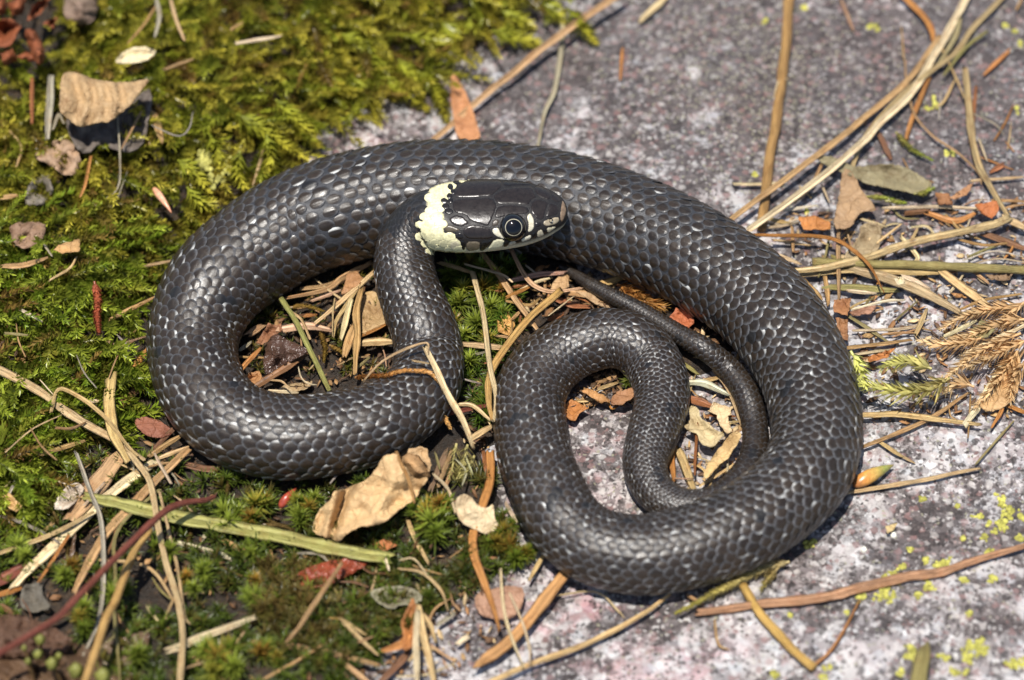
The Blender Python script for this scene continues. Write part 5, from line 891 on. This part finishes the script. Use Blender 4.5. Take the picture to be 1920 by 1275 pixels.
for s in ["1030,1105 1100,1110 1180,1120", "1300,1090 1350,1085 1410,1060", "1140,1130 1250,1140"]: shoot(s, 1.6, 3, 3, (0.22, 0.28, 0.03), (0.28, 0.25, 0.06), 'green moss scrap among the dead leaves of the litter band', 'moss scraps in the litter band', org=o_, dens=14, ang=0.5)
shoot("177,528 182,560 182,590 185,622", 2.0, 9, 7, (0.34, 0.09, 0.045), (0.34, 0.09, 0.04), 'red-brown scaly shoot tip lying on the moss beside the neck loop', dens=26, ang=0.45, lw=0.55, name='scaly_shoot', cat='shoot')
o_ = (560, 830, 4.8)
for s in ["1420,10 1400,120 1380,240 1350,330", "1520,20 1480,200 1420,330", "1580,120 1530,240 1440,320"]: shoot(s, 2.6, 4, 3, (0.46, 0.42, 0.14), (0.42, 0.36, 0.14), 'pale wispy moss shoot between the crumpled leaf and the tail coil', 'pale wispy moss', org=o_, dens=7, ang=0.9, curlv=.3, lw=.22)
# brown wet moss stems in the star moss
o_ = A3(0, 850)
for s in ["1200,290 1400,310 1500,370 1650,430", "1040,300 1075,430 1050,560 1200,620 1360,690", "1000,200 1040,330", "1480,400 1620,420 1700,520", "1290,130 1270,260", "300,330 370,480 380,620"]:
    shoot(s, 1.0, 1.8, 1.8, (0.16, 0.11, 0.035), (0.13, 0.085, 0.03), 'brown wet granular moss stem creeping through the star moss', 'brown wet moss stems', org=o_, dens=26, ang=0.5, lw=0.34)
o_ = (420, 480, 4.553)
for s in ["820,640 860,780 850,900", "900,760 1000,820 1040,900", "560,440 700,430 850,470"]: shoot(s, 1.2, 2.2, 2.2, (0.30, 0.20, 0.04), (0.2, 0.12, 0.03), 'amber wet moss stem inside the neck loop', 'amber moss stems', org=o_, dens=22, ang=0.5, lw=0.36)
# star moss: prominent rosettes one by one, the rest as carpet
SG1 = (0.17, 0.22, 0.025); SG2 = (0.29, 0.34, 0.045); SGB = (0.06, 0.08, 0.012)
def rosette(x, y, size, h, label, group, tipc=SG2):
    size = size * rs.uniform(0.72, 1.18); tone = rs.random(); tipc = np.array(tipc) * rs.uniform(0.75, 1.2) * (1 - 0.55 * max(0, tone - 0.6) * np.array([-0.8, 1, 0.5]) * 2)
    if group: label = ('small ' if size < 2.5 else 'large ' if size > 3.0 else 'middling ') + ('brown-tinged ' if tone > 0.8 else 'yellowish ' if tone > 0.6 else 'fresh ') + label
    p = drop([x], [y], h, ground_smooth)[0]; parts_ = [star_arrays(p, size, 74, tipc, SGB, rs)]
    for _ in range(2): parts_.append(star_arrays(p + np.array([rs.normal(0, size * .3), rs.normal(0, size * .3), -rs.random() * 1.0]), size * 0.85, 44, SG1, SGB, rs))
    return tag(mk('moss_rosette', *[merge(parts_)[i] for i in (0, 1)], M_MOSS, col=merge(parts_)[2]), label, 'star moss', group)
for x, y, sz in [(845,520,3.4),(862,570,3.6),(905,545,3.2),(920,580,3.6),(895,610,3.2),(868,545,3),(870,630,2.8),(930,520,2.6),(880,495,2.8),(905,505,2.6),(940,545,2.6),(880,680,3.2),(850,610,2.6),(915,640,2.6)]: rosette(x, y, sz, 3.5, 'spiky star moss rosette between neck and tail coil', 'star moss between the coils')
for x, y, sz in [(807,985,3.6),(822,950,3.2),(800,965,3),(815,1000,2.8)]: rosette(x, y, sz, 4.5, 'star moss rosette beside the cream leaf fragment', 'star moss by the cream leaf', (0.36, 0.44, 0.06))
for x, y, sz in [(955,1030,3.2),(970,1045,3),(945,1000,2.8),(985,1040,2.6),(960,985,2.6),(930,1020,2.6)]: rosette(x, y, sz, 2.5, 'dark star moss rosette at the rim of the tail coil', 'star moss at the tail coil rim', SG1)
for x, y, sz in [(480,950,3.2),(445,965,3),(430,985,3),(470,975,2.6),(555,945,3),(580,955,2.8),(560,970,2.6),(590,935,2.4),(120,1080,3),(135,1065,2.8),(470,1040,2.6),(420,965,2.8),(500,940,2.4),(410,1240,3.8),(385,1225,3.4),(440,1255,3.6),(400,1262,3.4),(430,1215,3.2),(490,1225,3),(480,1090,2.6),(160,1145,2.8),(150,1160,3),(350,1085,2.8),(380,1075,2.8),(365,1105,2.6),(480,1120,2.6),(320,1040,2.6),(260,1230,2.6),(500,1215,2.6),(520,1235,2.8),(210,1120,2.6),(235,1100,2.6),(50,1045,3.0),(35,1030,2.8)]: rosette(x, y, sz, 3.2, 'star moss rosette under the straw tangle', 'star moss under the straw tangle')
rosette(1180, 712, 2.8, 3.0, 'single star moss rosette under the arch of the tail coil', None, (0.42, 0.38, 0.10))
star_poly = [(-160,930),(60,960),(160,860),(260,840),(420,895),(640,900),(760,900),(880,850),(925,880),(985,1040),(900,1100),(760,1190),(620,1290),(560,1420),(-160,1420)]
parts = []
def carpet(poly, n_, size, cols, dz=1.5, thr=-0.2):
    q = sample(poly, n_); dn = vnoise(q[:, 0] / 55 + 3, q[:, 1] / 45, 71) + 0.4 * vnoise(q[:, 0] / 20, q[:, 1] / 18, 72); P = drop(q[:, 0], q[:, 1], dz)
    for i in range(n_):
        if dn[i] < thr: continue
        c = cols[int(rs.random() * len(cols))]; parts.append(star_arrays(P[i], size * rs.uniform(.8, 1.35), 24, np.array(c) * (0.8 + 0.6 * dn[i]), SGB, rs, (rs.normal(0, .25), rs.normal(0, .25))))
carpet(star_poly, 1400, 2.3, [SG1, (0.10, 0.14, 0.016), (0.06, 0.09, 0.014), (0.13, 0.10, 0.022)], 1.5, -0.12)
carpet([(820,490),(1000,480),(960,680),(900,800),(850,760),(860,640)], 190, 2.4, [SG1, (0.10, 0.18, 0.02)])
carpet([(450,560),(700,500),(730,700),(480,720)], 70, 1.8, [(0.14, 0.14, 0.02), (0.2, 0.14, 0.03)], 1.0)
carpet([(620,890),(700,1000),(900,860),(930,1000),(990,1040),(860,1120),(700,1230),(560,1250),(540,1120)], 420, 1.9, [(0.16, 0.11, 0.03), (0.10, 0.12, 0.02), (0.07, 0.06, 0.015)], 1.2)
carpet([(470,1060),(640,1050),(640,1200),(480,1200)], 160, 2.2, [(0.24, 0.17, 0.05), (0.16, 0.10, 0.03)], 2.0, -0.5)
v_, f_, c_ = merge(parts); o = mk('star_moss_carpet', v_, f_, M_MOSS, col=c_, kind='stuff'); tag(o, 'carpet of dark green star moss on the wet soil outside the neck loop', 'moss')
leaf("-40,1160 30,1150 90,1170 140,1200 110,1240 40,1230 -40,1250", (0.12, 0.065, 0.04), 'brown rotten leaf under the dark red twig', 5, amp=3.5)
leaf("60,1215 150,1200 200,1240 170,1300 60,1310", (0.11, 0.065, 0.035), 'brown rotten leaf below the yellow-green buds', 4.5, amp=3.5)
leaf("-40,1240 60,1235 80,1310 -40,1310", (0.13, 0.075, 0.04), 'dark rotten leaf at the base of the orange-tan stem', 5, amp=2.5)
for x, y, w in [(75, 1200, 24), (70, 1226, 24), (97, 1245, 27), (52, 1240, 16), (110, 1230, 16), (142, 1258, 34), (192, 1268, 36), (45, 1215, 13)]:
    c0 = drop([x], [y], 11.0, ground_smooth)[0]; b_ = [random.gauss(0, .12) for _ in range(3)]; th_, ph_ = np.meshgrid(np.linspace(0.05, math.pi - .05, 10), np.arange(14) * 2 * math.pi / 14, indexing='ij'); r_ = w * 0.036 * (1 + 0.16 * np.sin(3 * ph_ + 4 * th_))
    V_ = c0 + np.stack([r_ * np.sin(th_) * np.cos(ph_), r_ * np.sin(th_) * np.sin(ph_), 1.25 * r_ * np.cos(th_)], -1)
    t = empty('yellow_bud', None); mk('bud', V_.reshape(-1, 3), grid_faces(10, 14, True).tolist() + [list(range(14))[::-1], [126 + j for j in range(14)]], M_MOSS, t, col=np.tile([[0.26, 0.26, 0.06]], (140, 1)) * rs.uniform(.8, 1.2, (140, 1)))
    cur = c0 + np.linspace(0, 1, 6)[:, None] * np.array([b_[0] * 20, b_[1] * 20, -9.0]); v, f, c = stem_arrays(cur, 0.35, (0.2, 0.12, 0.05)); mk('stalk', v, f, M_MOSS, t, col=c)
    tag(t, ('large ' if w > 30 else 'small ' if w < 18 else 'middling ') + 'yellow-green bud above the rotten brown leaves', 'bud', 'yellow-green buds')
# crumbs of litter too small to count
def crumbs(poly, n_, dz, cols, smin=0.2, smax=1.25):
    q = sample(poly, n_); P = drop(q[:, 0], q[:, 1], dz); out = []
    for p in P:
        L_ = rs.uniform(smin, smax); w_ = L_ * rs.uniform(.12, .5); az = rs.uniform(0, 6.28); d = np.array([math.cos(az), math.sin(az), rs.normal(0, .3)]); e = np.array([-math.sin(az), math.cos(az), rs.normal(0, .4)]); z = np.array([0, 0, w_ * .25])
        k = [p - d * L_, p - d * L_ * .3 + e * w_, p + d * L_ * .6 + e * w_ * .7, p + d * L_, p + d * L_ * .2 - e * w_, p - d * L_ * .6 - e * w_ * .6]; k2 = [a + z for a in k]
        V_ = np.array(k + k2); F_ = [[6, 7, 8], [6, 8, 9], [6, 9, 10], [6, 10, 11]] + [t for j in range(6) for t in ([j, (j + 1) % 6, 6 + (j + 1) % 6], [j, 6 + (j + 1) % 6, 6 + j])]
        out.append((V_, np.array(F_), np.tile(np.array(cols[int(rs.random() * len(cols))]) * rs.uniform(.6, 1.2), (12, 1))))
    return merge(out)
LC = [(0.42, 0.26, 0.11), (0.30, 0.15, 0.06), (0.16, 0.08, 0.035), (0.10, 0.055, 0.03), (0.5, 0.36, 0.19)]
DCm = [(0.10, 0.055, 0.03), (0.16, 0.08, 0.035), (0.07, 0.04, 0.02), (0.30, 0.17, 0.07)]
for poly, n_, dz, cc, lab in [([(440,560),(700,490),(740,700),(470,740)], 420, 1.0, DCm, 'dark crumbs of rotted litter inside the neck loop'), ([(930,500),(1060,500),(1400,600),(1420,720),(1240,640),(1140,570),(1000,600),(930,700),(920,860),(860,820)], 520, 1.0, LC, 'tan litter crumbs between neck, tail and flank'),
                              ([(1060,690),(1190,700),(1195,760),(1070,760)], 160, 1.0, DCm, 'brown litter crumbs under the arch of the tail coil'), ([(1270,690),(1400,720),(1390,880),(1290,920),(1250,800)], 170, 0.6, LC, 'tan litter crumbs along the tail inside its coil'), ([(1440,400),(1930,380),(1930,780),(1640,800),(1600,620),(1500,500)], 620, 0.6, LC, 'loose tan crumbs of the litter band on the rock'),
                              ([(-100,860),(300,830),(640,900),(900,900),(960,1080),(700,1260),(-100,1380)], 900, 1.0, DCm, 'dark litter crumbs under the star moss'), ([(-100,400),(270,420),(250,780),(-100,900)], 240, 2.0, DCm, 'dark litter crumbs in the moss beside the neck loop'), ([(640,1130),(900,1080),(960,1180),(800,1290),(640,1290)], 160, 1.0, LC, 'tan litter crumbs where wet moss meets the mauve rock')]:
    v_, f_, c_ = crumbs(poly, n_, dz, cc); o = mk('litter_crumbs', v_, f_, M_CRUMB, col=c_, kind='stuff', smooth=False); tag(o, lab, 'litter')

# every empty stands at the base of its thing
for o in list(COL.objects):
    if o.type == 'EMPTY' and o.parent is None and o.children:
        lo = np.array([1e9] * 3); hi = -lo
        for c in o.children:
            bb = np.array([tuple(v) for v in c.bound_box]); lo = np.minimum(lo, bb.min(0)); hi = np.maximum(hi, bb.max(0))
        base = Vector(((lo[0] + hi[0]) / 2, (lo[1] + hi[1]) / 2, lo[2])); o.location = base
        for c in o.children: c.location = -base
